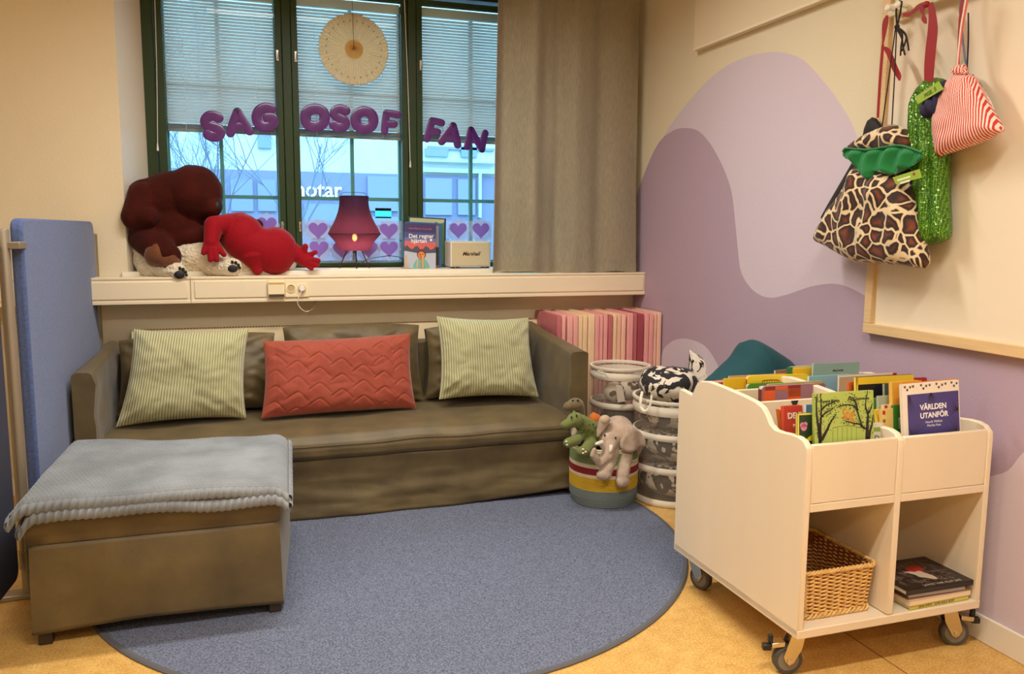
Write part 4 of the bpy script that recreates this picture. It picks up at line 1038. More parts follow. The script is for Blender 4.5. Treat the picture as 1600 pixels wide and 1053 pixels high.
m = MB()
for i in range(NS):
    p, n = rim_pt((i+.0)/NS, .016, bz0+.004); p2, _ = rim_pt((i+.0)/NS, .004, bz1-.004); m.tube([p, p2], .0028, 5)
m.build('stakes', WICKD, t, smooth=True)
m = MB()
for k_ in range(3):
    pts = []
    for i in range(200):
        p, n = rim_pt(i/200, .002, bz1); a = i/200*2*PI*26+k_*2.1; pts.append(p+n*.0045*math.cos(a)+Vector((0, 0, .0045*math.sin(a))))
    m.tube(pts, .0042, 5, True)
    pts = []
    for i in range(200):
        p, n = rim_pt(i/200, .012, bz0+.008); a = i/200*2*PI*20+k_*2.1; pts.append(p+n*.006*math.cos(a)+Vector((0, 0, .007*math.sin(a))))
    m.tube(pts, .0045, 5, True)
m.build('braided_rim', WICK, t, smooth=True)
m = MB(); m.bb((bx0+.016, by0+.016, bz0+.004), (bx1-.016, by1-.016, bz0+.010))
pr_ = [[rim_pt(i/60, .015, bz0+.006)[0] for i in range(60)], [rim_pt(i/60, .010, bz1-.004)[0] for i in range(60)]]
m.rings(pr_, cap=False); m.build('lining', WICKD, t)
# ================================================================== right wall fittings
PINE = mat('pale_pine', rgb(226, 192, 140), .5, vary=(9, .93, 4, (14, .6, 14)))
BOARD = mat('whiteboard_face', rgb(238, 222, 194), .3, spec=.4)
# pinboard / whiteboard with wooden frame
t = thing('whiteboard', 'large cream whiteboard in a pale wooden frame on the right wall', 'whiteboard', (DX-.02, 2.0, 1.04))
bl_ = at(1347.1, 519.4, 0, DX-.035); by = bl_.y; bz = bl_.z; FW = .042; YE = .6; ZT_ = 2.42
m = MB(); m.bb((DX-.016, YE, bz+.01), (DX-.001, by-.01, ZT_-.01)); m.build('board', BOARD, t)
m = MB(); m.bb((DX-.035, YE, bz), (DX-.002, by, bz+FW)); m.build('frame_rail', PINE, t, bevel=.003)
m = MB(); m.bb((DX-.035, YE, ZT_-FW), (DX-.002, by, ZT_)); m.build('frame_rail', PINE, t, bevel=.003)
m = MB(); m.bb((DX-.0345, by-FW, bz+FW), (DX-.002, by-.0005, ZT_-FW)); m.build('frame_stile', PINE, t, bevel=.003)
m = MB(); m.bb((DX-.0345, YE, bz+FW), (DX-.002, YE+FW, ZT_-FW)); m.build('frame_stile', PINE, t, bevel=.003)
# flat cream panel high on the wall
p0 = at(1083.6, 79.6, 0, DX-.04)
t = thing('wall_panel', 'flat cream panel mounted high on the right wall above the lilac arch', 'wall panel', (DX-.02, 3.6, p0.z))
m = MB(); m.bb((DX-.040, 2.9, p0.z), (DX-.001, p0.y, CEIL-.25)); m.build('panel', mat('panel_cream', rgb(236, 218, 184), .5), t, bevel=.003)
m = MB(); m.bb((DX-.0425, 2.9, p0.z+.0), (DX-.0395, p0.y, p0.z+.012)); m.build('edge_strip', mat('panel_edge', rgb(244, 230, 200), .4), t)
# peg rack
RX = 2.425
t = thing('coat_rack', 'cream peg rack across the top of the whiteboard with bags hanging on it', 'coat rack', (RX, 2.3, 2.29))
RACKM = mat('rack_cream', rgb(236, 220, 184), .4)
ra = at(1388.8, 26.9, 0, RX)
m = MB(); m.bb((RX, 1.2, ra.z), (RX+.018, ra.y+.01, ra.z+.048)); m.build('rail', RACKM, t, bevel=.003)
m = MB(); m.bb((RX+.0185, ra.y-.07, ra.z-.02), (DX-.0165, ra.y-.02, ra.z+.12)); m.build('bracket', RACKM, t, bevel=.002)
PEGS = [at(1388, 25, 0, RX-.035), at(1404, 19, 0, RX-.035), at(1453, 4, 0, RX-.035), at(1504, -12, 0, RX-.035)]
for p in PEGS:
    z = ra.z+.022
    m = MB(); R = []
    for x, r in ((RX-.0005, .009), (RX-.030, .008), (RX-.036, .013), (RX-.043, .0135), (RX-.048, .008)): R.append([(x, p.y+r*math.cos(2*PI*j/14), z+r*math.sin(2*PI*j/14)) for j in range(14)])
    m.rings(R); m.build('peg', mat('peg_white', rgb(244, 238, 224), .35), t, smooth=True)

# ------------------------------------------------------------------ soft shapes from an outline
def inflate(name, outline, fn, t_max, D, res, m, parent=None, loc=None, uvfn=None, back=1.0, wr=0.0, seed=0, power=.5, hfn=None, asmb=None):
    """stuffed shape: outline (2D), fn(u, v, h)->room point with h along the surface normal; height grows with the distance D from the edge"""
    P = [Vector((p[0], p[1])) for p in outline]
    # densify
    Q = []
    for i, p in enumerate(P):
        q = P[(i+1) % len(P)]; k = max(1, int((q-p).length/res)); Q += [p.lerp(q, j/k) for j in range(k)]
    xs = [p.x for p in Q]; ys = [p.y for p in Q]; pts = list(Q)
    y = min(ys)+res/2; r_ = 0
    def dist(c):
        d = 1e9
        for i in range(len(P)):
            a, b_ = P[i-1], P[i]; ab = b_-a; L2 = ab.length_squared
            s_ = max(0, min(1, (c-a).dot(ab)/L2)) if L2 > 0 else 0
            d = min(d, (c-a-ab*s_).length)
        return d
    while y < max(ys):
        x = min(xs)+(res/2 if r_ % 2 else res)
        while x < max(xs):
            c = Vector((x, y))
            if inside(c, P) and dist(c) > res*.45: pts.append(c)
            x += res
        y += res*.87; r_ += 1
    r = delaunay_2d_cdt(pts, [(i, (i+1) % len(Q)) for i in range(len(Q))], [], 0, 1e-7)
    V = r[0]; nq = {}
    for i, o_ in enumerate(r[3]):
        if any(k < len(Q) for k in o_): nq[i] = True
    mb = asmb or MB(); front = []; n0 = len(mb.v)
    for i, v in enumerate(V):
        d = 0 if nq.get(i) else dist(v)
        k = min(1, d/D); h = t_max/2*(1-(1-k)**2)**power
        if hfn: h += hfn(v, d)*min(1, d/(res*2))
        if wr and d > 0: h += (fold_noise((v.x+seed, v.y, seed), 1.0/(res*7), wr)+abs(fold_noise((v.x*2+seed, v.y, seed+4), 1.0/(res*12), wr)))*min(1, d/(res*4))
        front.append((fn(v.x, v.y, h), fn(v.x, v.y, -h*back) if d > 0 else None))
    vs = []; fi = []; bi = []
    for i, (a, b_) in enumerate(front):
        fi.append(len(vs)); mb.uv[n0+len(vs)] = uvfn(V[i]) if uvfn else (V[i].x, V[i].y); vs.append(a)
        if b_ is None: bi.append(fi[-1])
        else: bi.append(len(vs)); mb.uv[n0+len(vs)] = uvfn(V[i]) if uvfn else (V[i].x, V[i].y); vs.append(b_)
    fs = []
    for f in r[2]:
        c = (V[f[0]]+V[f[1]]+V[f[2]])/3
        if not inside(c, P): continue
        fs.append(tuple(fi[k] for k in f)); g = tuple(bi[k] for k in reversed(f))
        if len(set(g)-set(fs[-1])) or True: fs.append(g)
    seen = set(); out = []
    for f in fs:
        k = tuple(sorted(f))
        if k in seen: continue
        seen.add(k); out.append(f)
    if asmb is not None: mb.add(vs, out); return None
    mb.add(vs, out)
    return mb.build(name, m, parent, smooth=True, angle=180, loc=loc)
def pix(pts, org, s_): return [(org[0]+x/s_, org[1]+y/s_) for x, y in pts]
def onx(X):
    """photo outline standing in the plane x = X; heights go into the room"""
    def fn(u, v, h): p = at(u, v, 0, X); return p+Vector((-h, 0, 0))
    return fn
def ony(Y):
    def fn(u, v, h): p = at(u, v, 1, Y); return p+Vector((0, -h, 0))
    return fn

# ------------------------------------------------------------------ giraffe print bag
GIR = mat('giraffe_plush', rgb(222, 196, 150), .8, sheen=.3)
nt, b, N, L = nodes(GIR)
tc = N.new('ShaderNodeTexCoord'); ns = N.new('ShaderNodeTexNoise'); ns.inputs['Scale'].default_value = 9
va = N.new('ShaderNodeVectorMath'); va.operation = 'MULTIPLY_ADD'; va.inputs[1].default_value = (.09, .09, .09)
L.new(tc.outputs['Object'], ns.inputs['Vector']); L.new(ns.outputs['Color'], va.inputs[0]); L.new(tc.outputs['Object'], va.inputs[2])
vo = N.new('ShaderNodeTexVoronoi'); vo.feature = 'DISTANCE_TO_EDGE'; vo.inputs['Scale'].default_value = 18; L.new(va.outputs[0], vo.inputs['Vector'])
cr = N.new('ShaderNodeValToRGB'); e = cr.color_ramp.elements
e[0].position = .06; e[0].color = rgb(226, 200, 156); e[1].position = .10; e[1].color = rgb(40, 22, 14)
for ps, c in ((.20, rgb(46, 24, 14)), (.42, rgb(120, 56, 28))): q = e.new(ps); q.color = c
L.new(vo.outputs['Distance'], cr.inputs[0]); L.new(cr.outputs[0], b.inputs['Base Color'])
GFELT = mat('green_felt', rgb(24, 128, 66), .8, sheen=.3)
S3, O3 = 3.9, (1260, 160)
t = thing('drawstring_bag', 'giraffe print drawstring bag with a green frilled lining hanging on the peg rack', 'bag', at(1370, 410, 0, 2.38), 'bags on the peg rack')
body = pix([(292, 395), (262, 450), (205, 560), (150, 640), (90, 735), (60, 795), (52, 838), (75, 856), (110, 872), (200, 925), (290, 968), (420, 978), (560, 990), (680, 1008), (722, 1010), (738, 985), (735, 930), (712, 820), (690, 720), (662, 610), (640, 540), (615, 480), (560, 430), (430, 420)], O3, S3)
def gfold(v, d): return .012*math.sin((v.x-1370)*.16+ (v.y-300)*.02)*max(0, 1-(v.y-265)/140)
inflate('body', body, onx(2.362), .115, 40, 4.5, GIR, t, wr=.010, seed=3, hfn=gfold)
hood = pix([(262, 290), (262, 268), (300, 235), (345, 205), (395, 178), (440, 158), (500, 138), (535, 133), (580, 145), (612, 168), (635, 205), (648, 245), (650, 285), (560, 300), (400, 310)], O3, S3)
inflate('hood', hood, onx(2.36), .10, 22, 4, GIR, t, wr=.008, seed=6)
frill = pix([(219, 320), (222, 298), (240, 282), (300, 287), (380, 290), (470, 276), (565, 265), (640, 285), (700, 305), (711, 318), (702, 350), (670, 372), (620, 405), (560, 432), (510, 442), (460, 430), (420, 420), (408, 440), (402, 468), (380, 478), (350, 462), (318, 425), (290, 385), (268, 352), (238, 342)], O3, S3)
def ffold(v, d): return .018*math.sin((v.x-1330)*.23+1.6*math.sin((v.y-240)*.07))+.008
inflate('lining_frill', frill, onx(2.325), .012, 10, 3.0, GFELT, t, hfn=ffold, back=.4)
m = MB(); pp = smoothpoly([at(x, y, 0, 2.318) for x, y in pix([(222, 300), (240, 280), (300, 284), (380, 288), (470, 273), (565, 262), (640, 281), (702, 305)], O3, S3)], 5, False); m.tube(pp, .0045, 6); m.build('lining_seam', mat('green_piping', rgb(40, 120, 70), .7), t, smooth=True)
tagp = pix([(525, 457), (690, 405), (705, 458), (545, 500)], O3, S3)
TAGM = mat('lime_tag', rgb(150, 178, 56), .5)
m = MB(); m.prism(tagp, lambda u, v, w_: at(u, v, 0, 2.308+w_), 0, .002); tg = m.build('tag', TAGM, t)
m = MB()
for (x0, y0, x1, y1) in ((552, 470, 632, 446), (570, 488, 630, 470)): m.add([at(x, y, 0, 2.3075) for x, y in pix([(x0, y0), (x1, y1), (x1+2, y1+11), (x0+2, y0+11)], O3, S3)], [(0, 1, 2, 3)])
m.build('tag_print', mat('tag_white', rgb(230, 236, 190), .6), tg)
m = MB(); c = at(*pix([(655, 435)], O3, S3)[0], 0, 2.3072); m.ell(c, (.0008, .006, .005)); m.build('tag_ladybird', mat('tag_red', rgb(150, 50, 50), .6), tg)
CORDB = mat('dark_cord', rgb(38, 26, 24), .8)
pk = Vector((RX-.034, PEGS[1].y, ra.z+.034)); kn = at(1401.5, 42, 0, 2.375)
m = MB(); m.tube([kn, kn.lerp(pk, .6)+Vector((0, .012, 0)), pk+Vector((0, .012, -.004)), pk+Vector((0, 0, .002)), pk+Vector((0, -.012, -.004)), kn.lerp(pk, .5)+Vector((0, -.010, 0)), kn], .0035, 6); m.ell(kn, (.009, .010, .010))
for (a0, b0) in (((1401, 44), (1393.5, 196)), ((1399, 46), (1378, 200))): m.tube([at(*a0, 0, 2.372), at((a0[0]+b0[0])/2+.5, 120, 0, 2.372), at(*b0, 0, 2.36)], .0024, 6)
m.build('cord', CORDB, t, smooth=True)
m = MB()
for k_, pts in enumerate(([(1402, 44), (1411, 50), (1416, 58), (1413, 70), (1409, 80)], [(1403, 43), (1414, 52), (1418, 66), (1420, 79)], [(1402, 46), (1409, 60), (1411, 74), (1414, 86)], [(1404, 45), (1410, 55), (1408, 72), (1407, 87)])): m.tube(smoothpoly([at(x, y, 0, 2.366-.003*k_) for x, y in pts], 5, False), .0032, 6)
m.build('tassel', CORDB, t, smooth=True)

# black bag behind it, red ribbon
BLKF = mat('black_cloth', rgb(30, 26, 22), .7, bump=(200, .2))
REDR = mat('red_ribbon', rgb(150, 12, 18), .5, sheen=.2)
t = thing('drawstring_bag', 'black drawstring bag on a red ribbon, mostly hidden behind the giraffe print bag', 'bag', at(1330, 330, 0, 2.43), 'bags on the peg rack')
bb_ = pix([(340, 220), (350, 160), (370, 112), (400, 90), (428, 98), (455, 135), (520, 230), (640, 420), (600, 760), (300, 830), (100, 720), (86, 700), (130, 620), (200, 500), (275, 370)], O3, S3)
inflate('body', bb_, onx(2.434), .028, 18, 6, BLKF, t, wr=.006)
def ribbon(mb, pts, w_, th=.0016, X=2.39, up=(1, 0, 0)):
    P = smoothpoly([(x, y, ww) for x, y, ww in pts], 6, False)
    V = []; 
    for i, p in enumerate(P):
        a = P[max(i-1, 0)]; c = P[min(i+1, len(P)-1)]; d = Vector((c.x-a.x, c.y-a.y)); d = d.normalized() if d.length > 0 else Vector((0, 1))
        n = Vector((-d.y, d.x))*p.z/2
        for s in (-1, 1):
            q = at(p.x+n.x*s, p.y+n.y*s, 0, X)
            V.append(q)
    k = len(P)
    front = [Vector((v.x-th/2, v.y, v.z)) for i, v in enumerate(V)]; backv = [Vector((v.x+th/2, v.y, v.z)) for v in V]
    F = []
    for i in range(k-1): F += [(2*i, 2*i+1, 2*i+3, 2*i+2), (2*k+2*i, 2*k+2*i+2, 2*k+2*i+3, 2*k+2*i+1), (2*i, 2*i+2, 2*k+2*i+2, 2*k+2*i), (2*i+1, 2*k+2*i+1, 2*k+2*i+3, 2*i+3)]
    F += [(0, 2*k, 2*k+1, 1), (2*k-2, 2*k-1, 4*k-1, 4*k-2)]
    mb.add(front+backv, F)
m = MB(); ribbon(m, [(1386.5, 24, 3), (1384, 33, 8), (1382, 45, 7.5), (1380.5, 60, 4), (1379.5, 68, 2.5), (1379, 76, 4), (1375.5, 120, 4), (1371.5, 184, 3.5)], 0, X=2.388)
m.build('ribbon', REDR, t, smooth=True)
m = MB(); ribbon(m, [(1379, 74, 3), (1386, 78, 8), (1392, 90, 8.5), (1398, 106, 9), (1404, 118, 8), (1405.5, 126, 2)], 0, X=2.380); m.build('ribbon_tail', REDR, t, smooth=True)

# green sequin bag
SEQ = mat('green_sequins', rgb(96, 150, 30), .28, spec=.7)
nt, b, N, L = nodes(SEQ)
tc = N.new('ShaderNodeTexCoord'); vo = N.new('ShaderNodeTexVoronoi'); vo.inputs['Scale'].default_value = 165; vo.inputs['Randomness'].default_value = .35
L.new(tc.outputs['Object'], vo.inputs['Vector'])
cr = N.new('ShaderNodeValToRGB'); cr.color_ramp.elements[0].position = .25; cr.color_ramp.elements[0].color = rgb(124, 182, 44); cr.color_ramp.elements[1].position = .55; cr.color_ramp.elements[1].color = rgb(46, 92, 16)
L.new(vo.outputs['Distance'], cr.inputs[0]); L.new(cr.outputs[0], b.inputs['Base Color'])
gm = N.new('ShaderNodeNewGeometry'); vm = N.new('ShaderNodeVectorMath'); vm.operation = 'MULTIPLY_ADD'; vm.inputs[1].default_value = (.5, .5, .5)
L.new(vo.outputs['Color'], vm.inputs[0])
vs2 = N.new('ShaderNodeVectorMath'); vs2.operation = 'SUBTRACT'; vs2.inputs[1].default_value = (.25, .25, .25); L.new(gm.outputs['Normal'], vm.inputs[2]); L.new(vm.outputs[0], vs2.inputs[0])
nz = N.new('ShaderNodeVectorMath'); nz.operation = 'NORMALIZE'; L.new(vs2.outputs[0], nz.inputs[0]); L.new(nz.outputs[0], b.inputs['Normal'])
b.inputs['Metallic'].default_value = .35
S4, O4 = 3.29, (1400, 80)
t = thing('drawstring_bag', 'long glittering green sequin bag on a broad red ribbon', 'bag', at(1460, 380, 0, 2.42), 'bags on the peg rack')
ol = pix([(72, 330), (80, 280), (98, 230), (125, 178), (158, 145), (205, 134), (245, 142), (268, 200), (272, 330), (266, 560), (262, 720), (272, 900), (270, 965), (230, 988), (180, 998), (140, 992), (122, 900), (108, 740), (92, 600), (70, 480)], O4, S4)
def sfold(v, d): return .010*math.sin((v.x-1430)*.33)
inflate('body', ol, onx(2.40), .085, 22, 4.5, SEQ, t, wr=.006, hfn=sfold)
m = MB(); ribbon(m, [(1453.5, 4, 9), (1456.5, 20, 11), (1457.5, 45, 15), (1454, 80, 16), (1452, 105, 15.5), (1451, 128, 14)], 0, X=2.372); m.build('ribbon', REDR, t, smooth=True)
m = MB(); ribbon(m, [(1452, 6, 8), (1444, 7, 8), (1435, 11, 7), (1426, 19, 5), (1418, 23, 7), (1411, 23, 5)], 0, X=2.376); ribbon(m, [(1445, 6, 6), (1441, 15, 8), (1443, 23, 4), (1444, 30, 8), (1447, 37, 3)], 0, X=2.374); m.ell(at(1447, 7, 0, 2.372), (.012, .014, .012)); m.build('ribbon_knot', REDR, t, smooth=True)
NAVY = mat('navy_fabric', rgb(34, 28, 66), .7)
nv = pix([(128, 300), (150, 262), (200, 215), (225, 165), (250, 146), (272, 152), (276, 172), (250, 235), (235, 305), (222, 338), (196, 328), (176, 340), (150, 346), (135, 330)], O4, S4)
inflate('navy_bow', nv, onx(2.352), .05, 10, 3, NAVY, t, wr=.006, hfn=lambda v, d: .006*math.sin(v.x*.6))
tp = pix([(98, 235), (220, 153), (246, 194), (112, 272)], O4, S4)
m = MB(); m.prism(tp, lambda u, v, w_: at(u, v, 0, 2.318+w_), 0, .002); tg = m.build('tag', TAGM, t)
c = at(*pix([(176, 212)], O4, S4)[0], 0, 2.3172); d = (at(*tp[1], 0, 2.3172)-at(*tp[0], 0, 2.3172)).normalized(); u_ = (at(*tp[0], 0, 2.3172)-at(*tp[3], 0, 2.3172))
text_mesh('tag_lettering', 'PISE. 5', .020, frame(c, d, u_), mat('tag_ink', rgb(84, 104, 40), .7), tg)

# red striped bag and the blue striped one behind it
def strip_mat(name, c1, c2, n):
    m_ = mat(name, c1, .8); nt, b, N, L = nodes(m_)
    tc = N.new('ShaderNodeTexCoord'); sp = N.new('ShaderNodeSeparateXYZ'); L.new(tc.outputs['UV'], sp.inputs[0])
    mu = N.new('ShaderNodeMath'); mu.operation = 'MULTIPLY'; mu.inputs[1].default_value = n; L.new(sp.outputs[0], mu.inputs[0])
    fr_ = N.new('ShaderNodeMath'); fr_.operation = 'FRACT'; L.new(mu.outputs[0], fr_.inputs[0])
    gt = N.new('ShaderNodeMath'); gt.operation = 'GREATER_THAN'; gt.inputs[1].default_value = .5; L.new(fr_.outputs[0], gt.inputs[0])
    mx = N.new('ShaderNodeMix'); mx.data_type = 'RGBA'; mx.inputs[6].default_value = c1; mx.inputs[7].default_value = c2
    L.new(gt.outputs[0], mx.inputs[0]); L.new(mx.outputs[2], b.inputs['Base Color'])
    return m_
STR = strip_mat('red_white_stripes', rgb(206, 52, 52), rgb(240, 218, 200), 44)
STB = strip_mat('blue_white_stripes', rgb(52, 58, 90), rgb(222, 214, 204), 18)
def fanuv(v):
    cx, cy = O4[0]+322/S4, O4[1]-60/S4
    return (math.atan2(v.x-cx, v.y-cy)/1.1+.5+.0016*(v.y-140), v.y/200)
ro = pix([(300, 122), (318, 112), (350, 110), (370, 112), (398, 128), (412, 150), (440, 205), (475, 275), (510, 335), (541, 392), (541, 412), (500, 438), (430, 474), (330, 508), (228, 541), (217, 525), (205, 470), (198, 410), (200, 345), (215, 280), (240, 220), (268, 165)], O4, S4)
t = thing('drawstring_bag', 'small red and white striped drawstring bag hanging rightmost on the rack', 'bag', at(1505, 240, 0, 2.42), 'bags on the peg rack')
def pf(v, d): return .007*math.sin((v.x-1500)*.5)*max(0, 1-(v.y-115)/60)
inflate('body', ro, onx(2.375), .095, 26, 3.6, STR, t, wr=.005, hfn=pf, uvfn=fanuv)
nk = pix([(288, 95), (300, 82), (312, 84), (320, 66), (336, 76), (350, 62), (358, 85), (366, 92), (362, 106), (372, 118), (345, 126), (312, 128), (298, 118)], O4, S4)
inflate('gathered_neck', nk, onx(2.362), .04, 7, 2.2, STR, t, hfn=lambda v, d: .006*math.sin(v.x*1.2), uvfn=lambda v: (v.x/75, v.y))
m = MB(); ribbon(m, [(1513, -14, 5), (1509, 8, 5), (1503, 40, 5), (1499, 75, 4.5), (1496, 104, 4)], 0, X=2.37)
for i in m.v: pass
o = m.build('cord', mat('red_white_cord', rgb(214, 96, 88), .8), t, smooth=True)
m = MB(); ribbon(m, [(1505, -12, 4.5), (1502, 15, 4.5), (1499, 50, 4), (1497.5, 104, 3.5)], 0, X=2.375); m.build('cord', REDR, t, smooth=True)
m = MB(); ribbon(m, [(1511, -14, 2), (1507.5, 8, 2), (1501.7, 40, 2), (1498, 75, 1.8), (1495.3, 104, 1.6)], 0, X=2.3685); m.build('cord_stripe', mat('cord_cream', rgb(240, 222, 206), .8), t, smooth=True)
t = thing('drawstring_bag', 'blue and white striped bag peeping out behind the red striped one', 'bag', at(1530, 230, 0, 2.44), 'bags on the peg rack')
so_ = pix([(350, 110), (395, 118), (425, 150), (455, 200), (492, 262), (512, 318), (512, 345), (450, 420), (380, 430), (330, 300)], O4, S4)
inflate('body', so_, onx(2.437), .03, 14, 4, STB, t, uvfn=lambda v: (math.atan2(v.x-O4[0]-322/S4, v.y-O4[1]+20)/1.1+.5, v.y/200))
m = MB(); ribbon(m, [(1503, -14, 4), (1500.5, 15, 4), (1504, 60, 3.5), (1510, 106, 3)], 0, X=2.40); m.build('cord', mat('navy_white_cord', rgb(120, 120, 136), .8), t, smooth=True)
m = MB(); ribbon(m, [(1513, 20, 2), (1513, 60, 2), (1511, 110, 2)], 0, X=2.40); m.build('cord', mat('navy_fabric'), t, smooth=True)
# ================================================================== pink folding mats
MY0, MY1, MZ = 4.53, 4.925, .952
cols = dict(D=(190, 106, 110), P=(234, 170, 160), C=(240, 206, 164), E=(240, 190, 164), R=(162, 72, 80), Q=(234, 162, 156))
slabs = [(290, 345, 'D', 'dusky pink foam mat leftmost in the row of standing mats'), (345, 398, 'P', 'pale pink foam mat second from the left of the standing row'), (408, 475, 'P', 'pink foam mat third from the left, after a narrow gap'), (475, 530, 'P', 'pink foam mat fourth from the left in the standing row'), (532, 590, 'C', 'cream foam mat, first of the three cream ones on the left'), (590, 647, 'C', 'cream foam mat in the middle of the three on the left'), (649, 727, 'C', 'wide cream foam mat, last of the three on the left'), (728, 780, 'Q', 'pink foam mat just right of the three cream ones'), (780, 832, 'P', 'pink foam mat second to the right of the three cream ones'), (834, 885, 'Q', 'rosy foam mat left of the first dark red mat'), (885, 937, 'D', 'dark pink foam mat with a bare corner in the middle of the row'), (939, 988, 'C', 'single cream foam mat right of the middle dark one'), (990, 1045, 'E', 'peach foam mat in the middle of the standing row'), (1045, 1098, 'E', 'peach foam mat left of the gap before the dark reds'), (1108, 1182, 'Q', 'pink foam mat directly left of the two dark red ones'), (1182, 1237, 'D', 'dark pink foam mat, left of the darkest red mat'), (1239, 1320, 'R', 'darkest red foam mat in the standing row'), (1322, 1376, 'Q', 'pink foam mat right of the darkest red mat'), (1376, 1430, 'Q', 'pink foam mat third from the right wall'), (1432, 1481, 'E', 'peach foam mat second from the lilac wall'), (1481, 1536, 'E', 'peach foam mat rightmost, against the lilac wall')]
xa_ = at(820+290/6.957, 493, 1, MY0).x
x1r = DX-.008; x0r = 1.775
for i, (a, b_, c, lab) in enumerate(slabs):
    xa = x0r+(a-290)/(1536-290)*(x1r-x0r); xb = x0r+(b_-290)/(1536-290)*(x1r-x0r)
    vm_ = mat('mat_vinyl_'+c, rgb(*cols[c]), .42, bump=(26, .35, (1, 1, .5)), vary=(5, .95))
    m = MB(); dz = .004*math.sin(i*2.3); dy = .006*math.sin(i*1.7)
    # soft slab: front edge slightly rounded
    n = 10; R = []
    for z in [0, .01]+[.01+(MZ+dz-.02)*k/8 for k in range(1, 9)]+[MZ+dz]:
        e = .004 if z in (0, MZ+dz) else 0
        w_ = .0012*math.sin(z*40+i)
        R.append([(xa+.0012+e, MY0+dy+.006+e, z), (xa+.007, MY0+dy+e+w_, z), (xb-.007, MY0+dy+e+w_, z), (xb-.0012-e, MY0+dy+.006+e, z), (xb-.0012-e, MY1-e, z), (xa+.0012+e, MY1-e, z)])
    m.rings(R); o = m.build('foam_mat', vm_, loc=((xa+xb)/2, (MY0+MY1)/2, 0), smooth=True, angle=30)
    tag(o, lab, 'play mat', 'pink foam mats standing in the corner')

# ================================================================== mesh pop-up bins
RING = mat('white_ring_tape', rgb(232, 222, 200), .6)
MESHM = bpy.data.materials.new('grey_netting'); MESHM.use_nodes = True
nt = MESHM.node_tree; b = nt.nodes['Principled BSDF']; b.inputs['Base Color'].default_value = rgb(176, 162, 142); b.inputs['Roughness'].default_value = .7
tr = nt.nodes.new('ShaderNodeBsdfTransparent'); ms = nt.nodes.new('ShaderNodeMixShader')
tc = nt.nodes.new('ShaderNodeTexCoord'); ck_ = nt.nodes.new('ShaderNodeTexNoise'); ck_.inputs['Scale'].default_value = 400
mr = nt.nodes.new('ShaderNodeMapRange'); mr.inputs[3].default_value = .18; mr.inputs[4].default_value = .36
nt.links.new(tc.outputs['Object'], ck_.inputs['Vector']); nt.links.new(ck_.outputs['Fac'], mr.inputs[0]); nt.links.new(mr.outputs[0], ms.inputs[0])
nt.links.new(tr.outputs[0], ms.inputs[1]); nt.links.new(b.outputs[0], ms.inputs[2]); nt.links.new(ms.outputs[0], nt.nodes['Material Output'].inputs[0])
COW = mat('cow_print', rgb(228, 216, 196), .75, sheen=.2)
nt, b, N, L = nodes(COW)
tc = N.new('ShaderNodeTexCoord'); ns = N.new('ShaderNodeTexNoise'); ns.inputs['Scale'].default_value = 12; ns.inputs['Detail'].default_value = 2.5; ns.inputs['Distortion'].default_value = 1.4
L.new(tc.outputs['Object'], ns.inputs['Vector']); cr = N.new('ShaderNodeValToRGB'); cr.color_ramp.interpolation = 'LINEAR'
cr.color_ramp.elements[0].position = .485; cr.color_ramp.elements[0].color = rgb(232, 220, 198); cr.color_ramp.elements[1].position = .505; cr.color_ramp.elements[1].color = rgb(30, 27, 27)
L.new(ns.outputs['Fac'], cr.inputs[0]); L.new(cr.outputs[0], b.inputs['Base Color'])
def bin_(label, cx, cy, r, h, rings):
    t = thing('mesh_bin', label, 'storage bin', (cx, cy, 0), 'round mesh storage bins')
    m = MB(); m.lathe([(r-.004, .012), (r-.004, h-.01)], (cx, cy, 0), 56, cap=False); m.lathe([(.001, .010), (r-.004, .010)], (cx, cy, 0), 56, cap=False); m.build('netting', MESHM, t, smooth=True)
    for z, w_ in rings:
        m = MB(); m.lathe([(r-.006, z-w_/2), (r+.001, z-w_/2), (r+.006, z-w_*.2), (r+.007, z+w_*.1), (r+.001, z+w_/2), (r-.006, z+w_/2)], (cx, cy, 0), 64, close=True); m.build('hoop', RING, t, smooth=True, angle=50)
    m = MB(); m.lathe([(r-.008, h-.012), (r+.004, h-.014), (r+.011, h-.004), (r+.008, h+.006), (r-.006, h+.006), (r-.010, h-.002)], (cx, cy, 0), 64, close=True); m.build('rim', RING, t, smooth=True, angle=60)
    return t
BF = (2.235, 3.90, .232, .565); BR = (2.095, 4.325, .170, .672)
tF = bin_('front mesh bin with white hoops, full of black and white print cushions', *BF, [(.02, .034), (.195, .034), (.375, .034), (.515, .05)])
tR = bin_('rear mesh bin with white hoops holding spotted balls, in front of the pink mats', *BR, [(.02, .03), (.235, .03), (.455, .034), (.628, .045)])
# carrying straps
def strap(t, c, pts, w_=.013):
    m = MB(); m.tube(smoothpoly(pts, 6, False), 1, 8, flat=(.002, w_)); return m.build('strap', RING, t, smooth=True)
a0 = at(1004, 617, 1, 3.84); 
pts = [at(1003.5, 612, 1, 3.83), at(1001, 625, 1, 3.80), at(1001.5, 636, 1, 3.79), at(1007, 642, 1, 3.765), at(1014, 637, 1, 3.75), at(1017, 627, 1, 3.745), at(1018, 617, 1, 3.75)]
m = MB(); m.tube(smoothpoly(pts, 6, False), .0075, 8, flat=(1, .5)); m.build('strap', RING, tF, smooth=True)
pts = [at(953, 595, 1, 4.16), at(946, 585, 1, 4.17), at(939, 579, 1, 4.19), at(934, 580, 1, 4.20), at(942, 584, 1, 4.17)]
m = MB(); m.tube(smoothpoly(pts, 6, False), .006, 8, flat=(1, .5)); m.build('strap', RING, tR, smooth=True)
